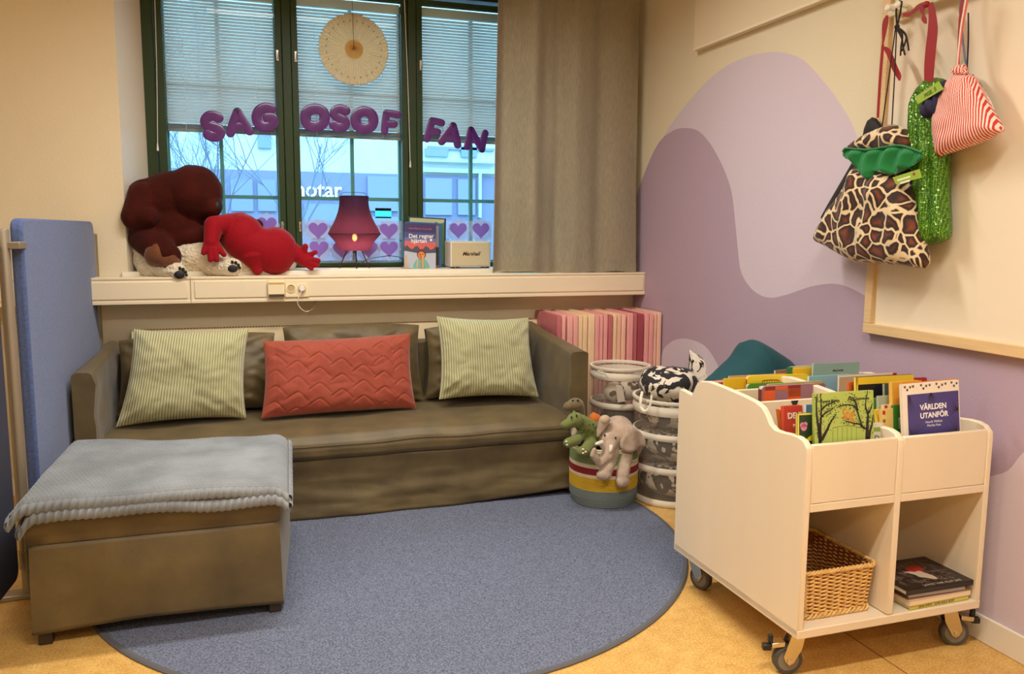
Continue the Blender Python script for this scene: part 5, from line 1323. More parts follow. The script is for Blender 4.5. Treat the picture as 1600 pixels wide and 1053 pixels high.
m = MB(); m.add([at(962, 601, 1, 4.152), at(972, 602, 1, 4.152), at(977, 627, 1, 4.146), at(965, 629, 1, 4.146)], [(0, 1, 2, 3)]); m.build('label_strip', mat('pale_label', rgb(206, 194, 176), .6), tR, solid=.001)
# contents
GR = mat('rosy_shadow_cloth', rgb(178, 150, 134), .8)
def lump(name, label, cat, c, r, m_, group=None, seed=0, amp=.12, R=None, nu=40, nv=26):
    mb = MB(); k0 = len(mb.v); mb.ell(c, r, R, nu, nv)
    c = Vector(c)
    for i, p in enumerate(mb.v):
        p = Vector(p); d = p-c; f_ = 1+fold_noise((p.x+seed, p.y+seed*.3, p.z), 6, amp)-abs(fold_noise((p.x*1.3+seed, p.y, p.z+seed), 10, amp*.8)); mb.v[i] = tuple(c+d*f_)
    o = mb.build(name, m_, smooth=True, angle=180, loc=(c.x, c.y, c.z-r[2]), weld=1e-5)
    return tag(o, label, cat, group)
cg = 'black and white print cushions in the front bin'
lump('floor_cushion', 'black and white print cushion at the bottom of the front mesh bin', 'cushion', (2.235, 3.90, .115), (.215, .215, .104), COW, cg, 1)
lump('floor_cushion', 'black and white print cushion in the middle of the front mesh bin', 'cushion', (2.235, 3.90, .305), (.215, .215, .092), COW, cg, 5)
lump('floor_cushion', 'black and white print cushion just below the rim of the front bin', 'cushion', (2.235, 3.90, .465), (.21, .21, .07), COW, cg, 9)
pc = at(1042, 592, 1, 3.90)
lump('floor_cushion', 'rounded black and white print cushion bulging over the rim of the front bin', 'cushion', (pc.x+.01, 3.90, .635), (.165, .15, .10), COW, cg, 14, .16)
q = [at(1074, 606, 1, 4.06), at(1130, 612, 1, 4.02), at(1122, 572, 1, 4.10), at(1077, 546, 1, 4.12)]
o = pillow('floor_cushion', q, .11, COW, wr=.012, seed=2, loc=at(1095, 605, 1, 4.05), pinch=.05); tag(o, 'black and white print cushion with a pointed corner against the lilac wall', 'cushion', cg)
def ball(label, c, r):
    mb = MB(); mb.ell(c, (r, r, r), None, 28, 18); o = mb.build('ball', mat('off_white_plush', rgb(226, 212, 190), .8), loc=(c[0], c[1], c[2]-r), smooth=True); tag(o, label, 'ball', 'spotted balls in the rear bin')
    rr_ = random.Random(int(c[0]*1000)); 
    for k_ in range(9):
        d = Vector((rr_.uniform(-1, 1), -abs(rr_.uniform(.1, 1)), rr_.uniform(-1, 1))).normalized(); u = d.orthogonal().normalized(); w_ = d.cross(u); cc = Vector(c)
        s_ = MB(); V = [cc+(d*math.cos(.26)+(u*math.cos(a)+w_*math.sin(a))*math.sin(.26)).normalized()*(r+.001) for a in [2*PI*j/6 for j in range(6)]]; s_.add(V+[cc+d*(r+.0015)], [(j, (j+1) % 6, 6) for j in range(6)])
        s_.build('spot', mat('brown_spot', rgb(84, 66, 52), .8), o)
ball('spotted white plush ball at the left inside the rear mesh bin', (2.03, 4.26, .525), .062)
ball('spotted white plush ball at the right inside the rear mesh bin', (2.14, 4.29, .53), .064)
lump('dark_cloth', 'dark cloth bundle filling the lower part of the rear mesh bin', 'cloth', (2.095, 4.325, .24), (.14, .14, .215), mat('dark_brown_cloth', rgb(62, 48, 38), .9), None, 3, .06)

# teal beanbag
TEAL = mat('teal_cotton', rgb(6, 70, 76), .8, bump=(250, .15), sheen=.05)
tb = [(1088, 618), (1096, 606), (1114, 590), (1134, 572), (1150, 556), (1160, 540), (1171, 531), (1186, 533), (1208, 545), (1228, 560), (1243, 578), (1262, 606), (1290, 680), (1290, 760), (1260, 800), (1180, 812), (1110, 800), (1085, 760), (1082, 680)]
def bagfn(u, v, h):
    p = at(u, v, 1, 3.26)+Vector((0, -h, 0)); p.x = min(p.x, DX-.012); p.z = max(p.z, .001); return p
o = inflate('beanbag', [tuple(p) for p in smoothpoly(tb, 3)], bagfn, .30, 46, 6, TEAL, loc=at(1180, 800, 1, 3.26), wr=.02, seed=4)
tag(o, 'teal cushion bag slumped behind the book trolley against the lilac wall', 'beanbag')

# ================================================================== striped rope basket with soft toys
KX, KY, KR, KH = 1.826, 3.945, .176, .315
t = thing('rope_basket', 'striped rope basket in green, red, yellow and grey holding soft toys', 'basket', (KX, KY, .0095))
ROPE = {k: mat('rope_'+k, rgb(*c), .8, bump=(240, .4)) for k, c in dict(grey=(122, 132, 126), yellow=(214, 172, 40), cream=(226, 208, 174), red=(146, 30, 38), green=(134, 148, 92), teal=(92, 108, 110)).items()}
bands = [('grey', .0, .092), ('yellow', .092, .162), ('cream', .162, .178), ('red', .178, .214), ('cream', .214, .234), ('green', .234, .296), ('cream', .296, .316)]
for nm, z0, z1 in bands:
    n = max(1, round((z1-z0)/.0105)); pf_ = []
    for k_ in range(n):
        zz = z0+(z1-z0)*k_/n; hh = (z1-z0)/n
        for j in range(5):
            z = zz+hh*j/5; r = KR-.012*max(0, 1-z/.05)+.0035*math.sin(PI*j/5)+.004*math.sin(z*9)
            pf_.append((r, z+.0095))
    pf_.append((KR-.012*max(0, 1-z1/.05)+.004*math.sin(z1*9), z1+.0095))
    m = MB(); m.lathe(pf_, (KX, KY, 0), 56, cap=False); m.build('band', ROPE[nm], t, smooth=True, solid=.006, angle=180)
m = MB(); m.lathe([(KR-.010, .30), (KR-.012, .02), (.001, .012)], (KX, KY, 0), 48, cap=False); m.build('inside', ROPE['teal'], t, smooth=True)
# grip opening on the right front
c = at(992, 722, 1, KY-.14)
m = MB(); R = []
def cylp(a, z, dr=0): return Vector((KX+(KR+.006+dr)*math.cos(a), KY+(KR+.006+dr)*math.sin(a), z))
ac = math.atan2(c.y-KY, c.x-KX)
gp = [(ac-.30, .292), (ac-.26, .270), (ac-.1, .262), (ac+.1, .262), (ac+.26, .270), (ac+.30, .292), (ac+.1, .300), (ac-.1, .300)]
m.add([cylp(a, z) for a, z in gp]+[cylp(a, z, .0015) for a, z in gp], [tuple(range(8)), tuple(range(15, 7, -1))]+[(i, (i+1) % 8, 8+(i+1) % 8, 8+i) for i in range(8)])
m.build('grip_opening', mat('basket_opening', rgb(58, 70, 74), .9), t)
m = MB(); m.tube([cylp(a, z, .002) for a, z in [(ac-.36, .30), (ac-.31, .268), (ac-.2, .254), (ac, .250), (ac+.2, .254), (ac+.31, .268), (ac+.36, .30)]], .005, 6); m.build('grip_edge', ROPE['cream'], t, smooth=True)

def px3(px, py, y): return at(px, py, 1, y)
class Blob:
    """a toy body fused from capsules and ellipsoids placed against photo points"""
    def __init__(s): s.m = MB()
    def cap(s, a, b, ra, rb): s.m.cap(px3(*a), px3(*b), ra, rb); return s
    def ell(s, c, r, R=None): s.m.ell(px3(*c), r, R); return s
    def build(s, name, m, parent=None, vox=.006, sm=3, disp=None, loc=None): return s.m.build(name, m, parent, remesh=vox, smoothmod=sm, disp=disp, loc=loc)
# elephant
ELE = mat('beige_elephant_plush', rgb(188, 164, 142), .9, sheen=.4, vary=(22, .82, 4), bump=(30, .7, (1, 1, .5), .008))
PADM = mat('elephant_pad', rgb(196, 170, 142), .9, sheen=.4)
t = thing('plush_elephant', 'beige grey plush elephant with white tusks leaning out of the striped basket', 'soft toy', px3(968, 740, 3.79), 'soft toys in the striped basket')
B = Blob()
B.ell((966, 676, 3.84), (.088, .085, .090)).ell((952, 690, 3.80), (.055, .05, .06)).cap((953, 694, 3.775), (949, 712, 3.755), .036, .030).cap((949, 712, 3.755), (938, 724, 3.745), .030, .022).cap((938, 724, 3.745), (926, 711, 3.738), .022, .016).cap((926, 711, 3.738), (929, 703, 3.735), .016, .013)
B.cap((958, 702, 3.80), (946, 738, 3.745), .040, .034).cap((978, 702, 3.80), (973, 742, 3.742), .040, .033).ell((944, 742, 3.738), (.042, .034, .028)).ell((973, 752, 3.732), (.038, .032, .034)).ell((975, 692, 3.92), (.10, .11, .10))
B.build('body', ELE, t, .006, 3, disp=(.05, .008))
def ear(nm, pts, y, hf):
    return inflate(nm, [tuple(p) for p in smoothpoly(pts, 3)], lambda u, v, h: at(u, v, 1, y)+Vector((.3*h, -h, 0)), .030, 5, 2.4, ELE, t, wr=.003, hfn=hf)
ear('ear', [(977, 672), (982, 663), (991, 667), (1001, 675), (1008, 687), (1007, 699), (999, 697), (991, 705), (979, 707), (970, 701), (969, 690)], 3.745, lambda v, d: .006*math.sin((v.x-980)*.25))
ear('ear', [(937, 655), (944, 650), (950, 656), (948, 666), (940, 676), (935, 684), (932, 680), (934, 668)], 3.80, None)
m = MB(); m.ell(px3(945, 656, 3.80), (.030, .026, .026)); m.build('topknot', PADM, t, smooth=True)
IV = mat('ivory_tusk', rgb(240, 228, 206), .6)
for a, b_, c in (((941, 691, 3.755), (934, 693, 3.74), (930, 694, 3.735)), ((955, 696, 3.745), (954.5, 702, 3.735), (953, 707, 3.732))):
    m = MB(); m.tube(smoothpoly([px3(*a), px3(*b_), px3(*c)], 4, False), [.012, .012, .0115, .011, .010, .009, .007, .005, .003], 8); m.build('tusk', IV, t, smooth=True)
for (x, y, yy) in ((945, 680, 3.775), (962, 684, 3.752)):
    m = MB(); m.ell(px3(x, y, yy), (.005, .005, .006)); m.build('eye', BLKP, t, smooth=True)
# green dinosaur
DIN = mat('green_dino_plush', rgb(112, 120, 60), .9, sheen=.3, bump=(120, .3))
t = thing('plush_dinosaur', 'green spotted plush dinosaur at the left side of the striped basket', 'soft toy', px3(910, 715, 3.86), 'soft toys in the striped basket')
B = Blob()
B.ell((899, 656, 3.86), (.046, .042, .040)).cap((892, 660, 3.85), (883, 664, 3.84), .030, .024).cap((908, 660, 3.88), (926, 676, 3.90), .042, .062).ell((931, 680, 3.90), (.064, .06, .072)).cap((908, 680, 3.87), (899, 688, 3.82), .026, .024).cap((900, 688, 3.82), (888, 692, 3.80), .028, .026).cap((923, 694, 3.84), (914, 704, 3.79), .034, .030).ell((910, 705, 3.775), (.034, .03, .026)).cap((900, 649, 3.86), (897, 643, 3.86), .010, .007)
B.build('body', DIN, t, .005, 3)
SPOT = mat('dark_green_spot', rgb(84, 84, 38), .9)
for (x, y, yy, r) in ((913, 670, 3.832, .007), (921, 664, 3.838, .005), (920, 671, 3.832, .006), (926, 674, 3.834, .008), (911, 662, 3.836, .004), (927, 663, 3.845, .006), (918, 678, 3.833, .004), (909, 675, 3.835, .005), (931, 667, 3.84, .004)):
    m = MB(); m.ell(px3(x, y, yy-.006), (r, .004, r)); m.build('spot', SPOT, t, smooth=True)
for (x, y, yy) in ((901, 649.5, 3.824), (893, 652, 3.826)):
    m = MB(); m.ell(px3(x, y, yy), (.0055, .005, .006)); m.build('eye', BLKP, t, smooth=True)
m = MB(); m.tube([px3(880, 667, 3.816), px3(886, 668, 3.812), px3(893, 665, 3.814), px3(898, 661, 3.815)], .0012, 5); m.build('mouth', SPOT, t, smooth=True)
for k_, (x, y) in enumerate(((911, 702), (915, 706), (911, 708))):
    m = MB(); m.ell(px3(x, y, 3.745), (.006, .005, .005)); m.build('claw', IV, t, smooth=True)
for (x, y, yy) in ((885, 690, 3.775), (886, 695, 3.775)):
    m = MB(); m.ell(px3(x, y, yy), (.006, .005, .005)); m.build('claw', IV, t, smooth=True)
# brown dinosaur behind
BRN = mat('brown_dino_plush', rgb(116, 98, 66), .9, sheen=.5, bump=(120, .3))
t = thing('plush_dinosaur', 'brown plush dinosaur looking over the green one in the striped basket', 'soft toy', px3(900, 690, 3.97), 'soft toys in the striped basket')
B = Blob(); B.ell((899, 632, 3.98), (.046, .042, .036)).cap((896, 634, 3.96), (888, 635, 3.94), .032, .026).cap((904, 636, 3.99), (903, 664, 4.0), .033, .040).cap((903, 664, 4.0), (912, 700, 3.99), .044, .06).build('body', BRN, t, .006, 3)
m = MB(); m.cap(px3(899, 668, 3.955), px3(899, 678, 3.945), .018, .022); m.build('belly_patch', mat('cream_plush', rgb(206, 186, 152), .9), t, smooth=True)
for (x, y, yy) in ((895, 626, 3.945), (903, 625.5, 3.945)):
    m = MB(); m.ell(px3(x, y, yy), (.006, .005, .006)); m.build('eye', BLKP, t, smooth=True)
ORG_ = mat('orange_plush', rgb(206, 110, 30), .9, sheen=.4)
B = Blob(); B.ell((929, 655, 3.99), (.036, .03, .034)).ell((927, 648, 3.99), (.012, .01, .016)).cap((930, 660, 3.99), (932, 690, 3.98), .03, .045)
o = B.build('plush_toy', ORG_, None, .006, 3, loc=px3(930, 690, 3.98)); tag(o, 'orange soft toy just peeping out behind the green dinosaur', 'soft toy', 'soft toys in the striped basket')
# ================================================================== on the window
GY = WIN_Y-.0015
LET = mat('purple_foil', rgb(92, 34, 124), .25, spec=.7, vary=(14, .85, 2))
def letter(ch, label, strokes, rpx=7.5, holes=None):
    """rounded foil letter stuck to the pane: strokes in photo points"""
    mb = MB(); yy = GY-.006
    for st in strokes:
        closed = st[0] == st[-1]
        P = [at(x, y, 1, yy) for x, y in st]
        if len(P) > 2:
            P = smoothpoly(P[:-1], 6, True) if closed else smoothpoly(P, 6, False)
        r = rpx*.00405
        mb.tube(P, 1, 14, close=closed and len(st) > 2, flat=(r, .0035), up=(0, 1, 0))
        if not closed:
            for e in (P[0], P[-1]): mb.ell(e, (r, .0035, r), None, 20, 8)
        else:
            pass
        if len(st) > 2 and not closed and False: pass
    c = sum((Vector(v) for v in mb.v), Vector())/len(mb.v)
    o = mb.build('foil_letter', LET, smooth=True, loc=c)
    return tag(o, label, 'letter', 'purple foil letters on the window')
letter('S', 'purple foil letter S at the far left, first of the arched word', [[(341, 184), (334, 181), (326, 182), (321, 189), (324, 196), (333, 199), (341, 202), (344, 208), (339, 213), (331, 213), (325, 210)]])
letter('A', 'purple foil letter A in the left window', [[(360, 208), (365, 191), (371, 175)], [(371, 175), (381, 191), (390, 205)], [(366, 198), (384, 196.5)]], 6.4)
letter('G', 'purple foil letter G next to the first green mullion', [[(424, 170), (415, 168), (405, 173), (401, 183), (404, 193), (412, 198), (422, 197), (427, 191), (426, 184), (418, 184)]])
letter('O', 'purple foil letter O leftmost in the middle window', [[(492.5, 170), (504, 174), (507.5, 184), (503, 194), (492.5, 198), (481, 194), (477.5, 184), (481, 174), (492.5, 170)]], 8.0)
letter('S', 'purple foil letter S between two Os in the middle window', [[(540, 173), (532, 170.5), (525, 173), (523, 179), (529, 184), (537, 188), (539.5, 194), (535, 198.5), (527, 198.5), (521.5, 195.5)]])
letter('O', 'purple foil letter O between the S and the F in the middle window', [[(569.5, 174), (580, 178), (583.5, 187.5), (580, 197), (569.5, 201), (559, 197), (555.5, 187.5), (559, 178), (569.5, 174)]], 8.0)
letter('F', 'purple foil letter F at the right end of the middle window', [[(601, 205), (602, 191), (604, 177)], [(604, 177), (613, 178), (622, 179.5)], [(602, 193), (609, 193.5), (616, 194)]], 5.8)
letter('F', 'purple foil letter F leftmost in the right window', [[(667, 217), (671, 203), (675, 189)], [(675, 189), (682, 190), (690, 192)], [(671, 205), (678, 205.5), (684, 206.5)]], 5.8)
letter('A', 'purple foil letter A in the right window', [[(690, 221), (699, 209), (708, 197)], [(708, 197), (712, 212), (715, 226)], [(697, 214), (712, 216)]], 6.4)
letter('N', 'purple foil letter N at the far right, beside the curtain', [[(730, 229), (733, 216), (736, 203)], [(736, 203), (744, 218), (753, 233)], [(753, 233), (755, 220), (758, 208)]], 5.8)

# hearts and their clear strips
HEART = mat('violet_heart', rgb(150, 118, 222), .5, alpha=.82)
CLEAR = mat('milky_film', rgb(190, 206, 238), .5, alpha=.30)
for k, (px0, px1) in enumerate(((262, 436), (470, 628), (661, 768))):
    for j, (y0, y1) in enumerate(((344, 375), (376.5, 409))):
        a = at(px0, y0, 1, GY); b_ = at(px1, y1, 1, GY)
        m = MB(); m.bb((a.x, GY-.0006, b_.z), (b_.x, GY, a.z))
        o = m.build('window_film', CLEAR, loc=((a.x+b_.x)/2, GY, b_.z)); tag(o, '%s milky film strip stuck across the %s window pane' % (('upper', 'lower')[j], ('left', 'middle', 'right')[k]), 'window film', 'milky film strips')
def heart(px, py, label, s_=14.5):
    c = at(px, py, 1, GY-.0010); k = s_*.00405; pl = []
    for i in range(40):
        a = 2*PI*i/40; x = 16*math.sin(a)**3; y = 13*math.cos(a)-5*math.cos(2*a)-2*math.cos(3*a)-math.cos(4*a); pl.append((x/16*k, y/16*k+.004))
    m = MB(); m.prism(pl, lambda u, v, w_: (c.x+u, c.y-w_, c.z+v), 0, .0008)
    t = m.build('heart_sticker', HEART, loc=c); tag(t, label, 'sticker', 'violet heart stickers on the window')
    rp = [((k*1.25+.004*math.cos(i*12*2*PI/96))*math.cos(2*PI*i/96), (k*1.25+.004*math.cos(i*12*2*PI/96))*math.sin(2*PI*i/96)) for i in range(96)]
    m = MB(); m.prism(rp, lambda u, v, w_: (c.x+u, c.y+.0003-w_*.2, c.z+v), 0, .0006); m.build('scalloped_backing', mat('clear_backing', rgb(204, 216, 244), .5, alpha=.35), t)
heart(417, 352, 'violet heart sticker in the left window above the red plush')
heart(497, 360, 'violet heart sticker left of the lamp, upper row'); heart(607.5, 361, 'violet heart sticker right of the lamp, upper row')
heart(498.5, 389, 'violet heart sticker left of the lamp, lower row'); heart(535, 391, 'violet heart sticker behind the left leg of the lamp, lower row'); heart(576, 390, 'violet heart sticker behind the right leg of the lamp, lower row'); heart(608, 389, 'violet heart sticker between the lamp and the books, lower row')
heart(716, 360, 'violet heart sticker above the left end of the speaker'); heart(751.5, 360, 'violet heart sticker above the right end of the speaker'); heart(692, 389, 'violet heart sticker half hidden between the books and the speaker')

# paper fan
c = at(552.5, 78, 1, GY-.02); FR = 53*.00408
FAN = mat('cream_tissue', rgb(255, 246, 226), .8)
FAN2 = mat('cream_tissue_centre', rgb(246, 220, 160), .8)
for f_m, f_c in ((FAN, rgb(250, 232, 200)), (FAN2, rgb(244, 206, 140))):
    nt, b, N, L = nodes(f_m); tl = N.new('ShaderNodeBsdfTranslucent'); tl.inputs[0].default_value = f_c; ms = N.new('ShaderNodeMixShader'); ms.inputs[0].default_value = .5
    L.new(b.outputs[0], ms.inputs[1]); L.new(tl.outputs[0], ms.inputs[2]); L.new(ms.outputs[0], N['Material Output'].inputs[0])
t = thing('paper_fan', 'round cream tissue paper fan hanging in the middle window', 'paper fan', c)
NP = 54
def fanp(a, b):
    th = 2*PI*a; f_ = a*NP % 1; tri = abs(f_*2-1); r = .02+(FR-.02)*b
    if b > .97: r -= .010*tri**1.5
    return c+Vector((r*math.cos(th), -.004-.018*tri*b*(1 if b > .2 else .5)-.006*(1-b), r*math.sin(th)))
m = MB(); m.grid(NP*4, 16, fanp, closeu=True); fan = m.build('pleats', FAN, t, smooth=True, angle=25, solid=.0004)
def fanc(a, b):
    th = 2*PI*a; f_ = a*60 % 1; tri = abs(f_*2-1); r = .001+.055*b
    return c+Vector((r*math.cos(th), -.020-.004*tri-.006*(1-b), r*math.sin(th)))
m = MB(); m.grid(240, 6, fanc, closeu=True); m.build('centre_rosette', FAN2, t, smooth=True, angle=25)
HOLE = mat('fan_hole', rgb(150, 156, 160), .8)
for i in range(0, NP, 2):
    th = 2*PI*(i+.5)/NP; r = FR*.78
    m = MB(); m.ell(c+Vector((r*math.cos(th), -.0165, r*math.sin(th))), (.0035, .0012, .0055), rz(0), 8, 6); m.build('punched_hole', HOLE, t)
m = MB(); m.tube([c+Vector((-.002, -.03, .015)), c+Vector((-.004, -.026, .12)), c+Vector((-.006, -.015, .34)), (c.x-.008, c.y-.005, 2.87)], .0013, 5); m.build('string', mat('dark_cord'), t)

# ================================================================== on the sill
# lamp
LY_ = 5.115
LC = at(554, 366, 1, LY_); LC.z = SILL
def lz(py): return at(554, py, 1, LY_).z
k = .00399
SHADE = bpy.data.materials.new('plum_lamp_cloth'); SHADE.use_nodes = True
nt = SHADE.node_tree; b = nt.nodes['Principled BSDF']; b.inputs['Base Color'].default_value = rgb(54, 25, 46); b.inputs['Roughness'].default_value = .8
tl = nt.nodes.new('ShaderNodeBsdfTranslucent'); tl.inputs[0].default_value = rgb(92, 44, 74)
tr = nt.nodes.new('ShaderNodeBsdfTransparent'); tr.inputs[0].default_value = rgb(230, 140, 120)
ms = nt.nodes.new('ShaderNodeMixShader'); ms.inputs[0].default_value = .5; ms2 = nt.nodes.new('ShaderNodeMixShader'); ms2.inputs[0].default_value = .09
nt.links.new(b.outputs[0], ms.inputs[1]); nt.links.new(tl.outputs[0], ms.inputs[2]); nt.links.new(ms.outputs[0], ms2.inputs[1]); nt.links.new(tr.outputs[0], ms2.inputs[2]); nt.links.new(ms2.outputs[0], nt.nodes['Material Output'].inputs[0])
t = thing('table_lamp', 'glowing plum coloured fabric lamp on thin black legs on the window sill', 'lamp', LC)
dz = SILL-lz(421)
def Z(py): return lz(py)+dz*.6
up_ = [(366, 40.5), (362, 38.4), (358, 36.6), (350, 32), (340, 27.5), (331, 24.4), (322, 22.6), (314, 22), (307, 22.4)]
lo_ = [(392, 23), (388, 25), (380, 28.8), (372, 35.5), (366, 40.5)]
def shade_part(pr, name):
    m = MB(); NS_ = 48; R = []
    for py, r in pr:
        R.append([])
        for j in range(NS_):
            a = 2*PI*j/NS_; w_ = abs((a/(2*PI)*8) % 1-.5)*2   # 1 at the eight wires
            rr = r*k*(1-.045*(1-w_**1.5)*(1 if r < 39 else .6)); R[-1].append((LC.x+rr*math.cos(a), LC.y+rr*math.sin(a), Z(py)))
    m.rings(R, cap=False); return m.build(name, SHADE, t, smooth=True)
shade_part(up_, 'upper_shade'); shade_part(lo_, 'lower_shade')
BLKM = mat('black_wire', rgb(26, 22, 22), .4)
for py, r, nm in ((308, 22.3, 'top_hoop'), (366, 40.2, 'middle_hoop'), (391.5, 20.7, 'bottom_hoop')):
    m = MB(); m.tube([(LC.x+r*k*math.cos(2*PI*j/48), LC.y+r*k*math.sin(2*PI*j/48), Z(py)) for j in range(48)], .0022, 6, True); m.build(nm, BLKM, t, smooth=True)
m = MB(); m.tube(smoothpoly([(LC.x-.082, LC.y, Z(308)), (LC.x-.074, LC.y, Z(304)), (LC.x-.05, LC.y, Z(301.5)), (LC.x+.05, LC.y, Z(301.5)), (LC.x+.074, LC.y, Z(304)), (LC.x+.082, LC.y, Z(308))], 5, False), .0016, 6); m.build('carrying_wire', BLKM, t, smooth=True)
for j, a in enumerate((PI*1.5, PI*.84, PI*.16)):
    m = MB(); m.tube([(LC.x+.05*math.cos(a), LC.y+.05*math.sin(a), Z(391)), (LC.x+.105*math.cos(a), LC.y+.075*math.sin(a), SILL+.002)], .0036, 6); m.build('leg', BLKM, t, smooth=True)
m = MB(); m.tube([(LC.x, LC.y, Z(378)), (LC.x, LC.y, Z(396))], .012, 12); m.tube([(LC.x-.08, LC.y, Z(391)), (LC.x+.08, LC.y, Z(391))], .002, 6); m.build('lamp_holder', BLKM, t, smooth=True)
m = MB(); m.ell((LC.x, LC.y, Z(372)), (.015, .015, .022)); m.build('bulb', mat('warm_bulb', rgb(255, 210, 150), .5, emit=((1, .58, .22, 1), 45)), t, smooth=True)
pl = bpy.data.lights.new('lamp_bulb_light', 'POINT'); pl.energy = 2.4; pl.color = (1, .62, .38); pl.shadow_soft_size = .03
po = bpy.data.objects.new('lamp_bulb_light', pl); COL.objects.link(po); po.location = (LC.x, LC.y-.03, Z(373))
m = MB(); m.tube(smoothpoly([(LC.x, LC.y+.01, Z(394)), (LC.x+.02, LC.y-.03, SILL+.035), (LC.x+.07, LC.y-.06, SILL+.06), (LC.x+.14, LC.y-.045, SILL+.072), (LC.x+.22, LC.y, SILL+.078), (LC.x+.30, LC.y+.05, SILL+.06), (LC.x+.36, LC.y+.07, SILL+.004)], 5, False), .0022, 6); m.build('cord', BLKM, t, smooth=True)

# books on the little easel
def sill_book(label, tl, tr, bl, y, th, cov, spine=None, lean=.12):
    a = at(*tl, 1, y+.03); b_ = at(*tr, 1, y+.03); k_ = at(*bl, 1, y); x = (b_-a).normalized(); up = (a-k_).normalized(); up = (up-x*up.dot(x)).normalized()
    w_ = (b_-a).length; h = (a.z-SILL-.004)/up.z
    T = frame(a-up*h, x, up)
    return make_book('picture_book', label, T, w_, h, th, cov, spine, 'picture books on the window sill'), T, w_, h
# tall frame-like book furthest back
o, T, w_, h = sill_book('tall dark edged picture book with a green landscape, last in the row on the sill', (639, 338), (697, 341.5), (628, 416), 5.19, .010, cm(44, 70, 60), cm(30, 44, 54))
polys(T, [[(.006, h-.05), (w_-.012, h-.05), (w_-.012, h-.008), (.006, h-.008)]], .0005).build('sky_print', cm(196, 200, 160), o)
polys(T, [[(w_*.5+.02, h-.07)]+[(w_-.012-(w_*.5-.032)*(1-i/6), h-.034-.012*math.sin(i*1.9)) for i in range(7)]+[(w_-.012, .03), (w_*.5+.02, .03)]], .0007).build('hill_print', cm(90, 120, 76), o)
polys(T, [[(w_-.008, 0), (w_, 0), (w_, h), (w_-.008, h)]], .0008).build('dark_edge', cm(30, 44, 58), o)
o, T, w_, h = sill_book('blue picture book with a rounded edge second in the row on the sill', (634, 346), (690.5, 349), (624, 416), 5.155, .012, cm(44, 104, 152), cm(60, 110, 150))
o, T, w_, h = sill_book('brown and orange picture book just behind the front one on the sill', (633, 350), (685.5, 352), (623, 416), 5.125, .010, cm(136, 78, 52), cm(160, 110, 80))
polys(T, [[(w_*.92, h*.5), (w_, h*.5), (w_, h*.98), (w_*.92, h*.98)]], .0006).build('grey_patch', cm(150, 140, 150), o)
polys(T, [[(w_*.9, .02), (w_, .02), (w_, h*.48), (w_*.9, h*.48)]], .0006).build('dark_patch', cm(40, 30, 34), o)
FB = mat('night_sky_cover', rgb(70, 80, 140), .35)
o, T, w_, h = sill_book('front picture book with a night sky, red horizon and a white handwritten title', (632, 348), (681.5, 350.5), (621.5, 416), 5.085, .012, FB, cm(60, 66, 110))
polys(T, [[(0, h*.80), (w_, h*.80), (w_, h), (0, h)]], .0004).build('dark_sky', cm(62, 52, 104), o)
polys(T, [[(0, h*.60), (w_, h*.60), (w_, h*.68), (0, h*.68)]], .0004).build('pale_sky', cm(110, 112, 160), o)
polys(T, [[(0, h*.50), (w_, h*.50), (w_, h*.60), (0, h*.61)]], .0004).build('rosy_sky', cm(196, 104, 110), o)
polys(T, [[(0, h*.43), (w_, h*.43), (w_, h*.52), (0, h*.53)]], .00045).build('red_horizon', cm(216, 96, 84), o)
mt = [(0, h*.36)]+[(w_*i/12, h*(.46+.05*math.sin(i*1.7))) for i in range(13)]+[(w_, h*.30), (w_*.5, h*.30)]
polys(T, [mt], .0006).build('dark_hills', cm(74, 76, 96), o)
polys(T, [[(0, 0), (w_, 0), (w_, h*.36), (w_*.5, h*.33), (0, h*.38)]], .0007).build('snow_field', cm(186, 194, 206), o)
polys(T, [smoothpoly([(w_*.30, .0), (w_*.36, h*.17), (w_*.46, h*.22), (w_*.62, h*.22), (w_*.72, h*.16), (w_*.78, .0)], 4)], .0009).build('striped_jumper', cm(120, 178, 168), o)
polys(T, [disc(w_*.54, h*.31, w_*.145, 20)], .0010).build('dark_hair', cm(90, 46, 40), o)
polys(T, [disc(w_*.54, h*.295, w_*.115, 20)], .0013).build('round_face', cm(222, 128, 70), o)
polys(T, [disc(w_*.50, h*.31, .004, 8), disc(w_*.585, h*.31, .004, 8)][:1], .0015).build('eye_dot', cm(60, 30, 26), o)
polys(T, [disc(w_*.585, h*.31, .004, 8)], .0015).build('eye_dot', cm(60, 30, 26), o)
polys(T, strip([(w_*.50, h*.27), (w_*.54, h*.262), (w_*.58, h*.27)], .003, .003), .0015).build('smile', cm(150, 60, 50), o)
for i in range(4): polys(T, strip([(w_*(.42+.08*i), h*.20), (w_*(.40+.09*i), h*.02)], .004, .005), .0012).build('jumper_stripe', cm(*[(226, 196, 120), (220, 130, 100), (236, 226, 150), (150, 206, 150)][i]), o)
WHI = cm(245, 242, 240)
text_mesh('title', 'Det regnar', .036, T @ Matrix.Translation((w_*.53, h*.72, .0012)) @ Matrix.Rotation(.04, 4, 'Z'), WHI, o, fat=.0005, depth=.0002)
text_mesh('title', 'hjärtan', .036, T @ Matrix.Translation((w_*.46, h*.61, .0012)) @ Matrix.Rotation(.05, 4, 'Z'), WHI, o, fat=.0005, depth=.0002)
text_mesh('author', 'Anna Hansson  Karin Falk', .014, T @ Matrix.Translation((w_*.5, h*.885, .0012)), cm(214, 110, 150), o, depth=.0002)
polys(T, [disc(w_*.84, h*.645, .008, 12)], .0010).build('moon', WHI, o)
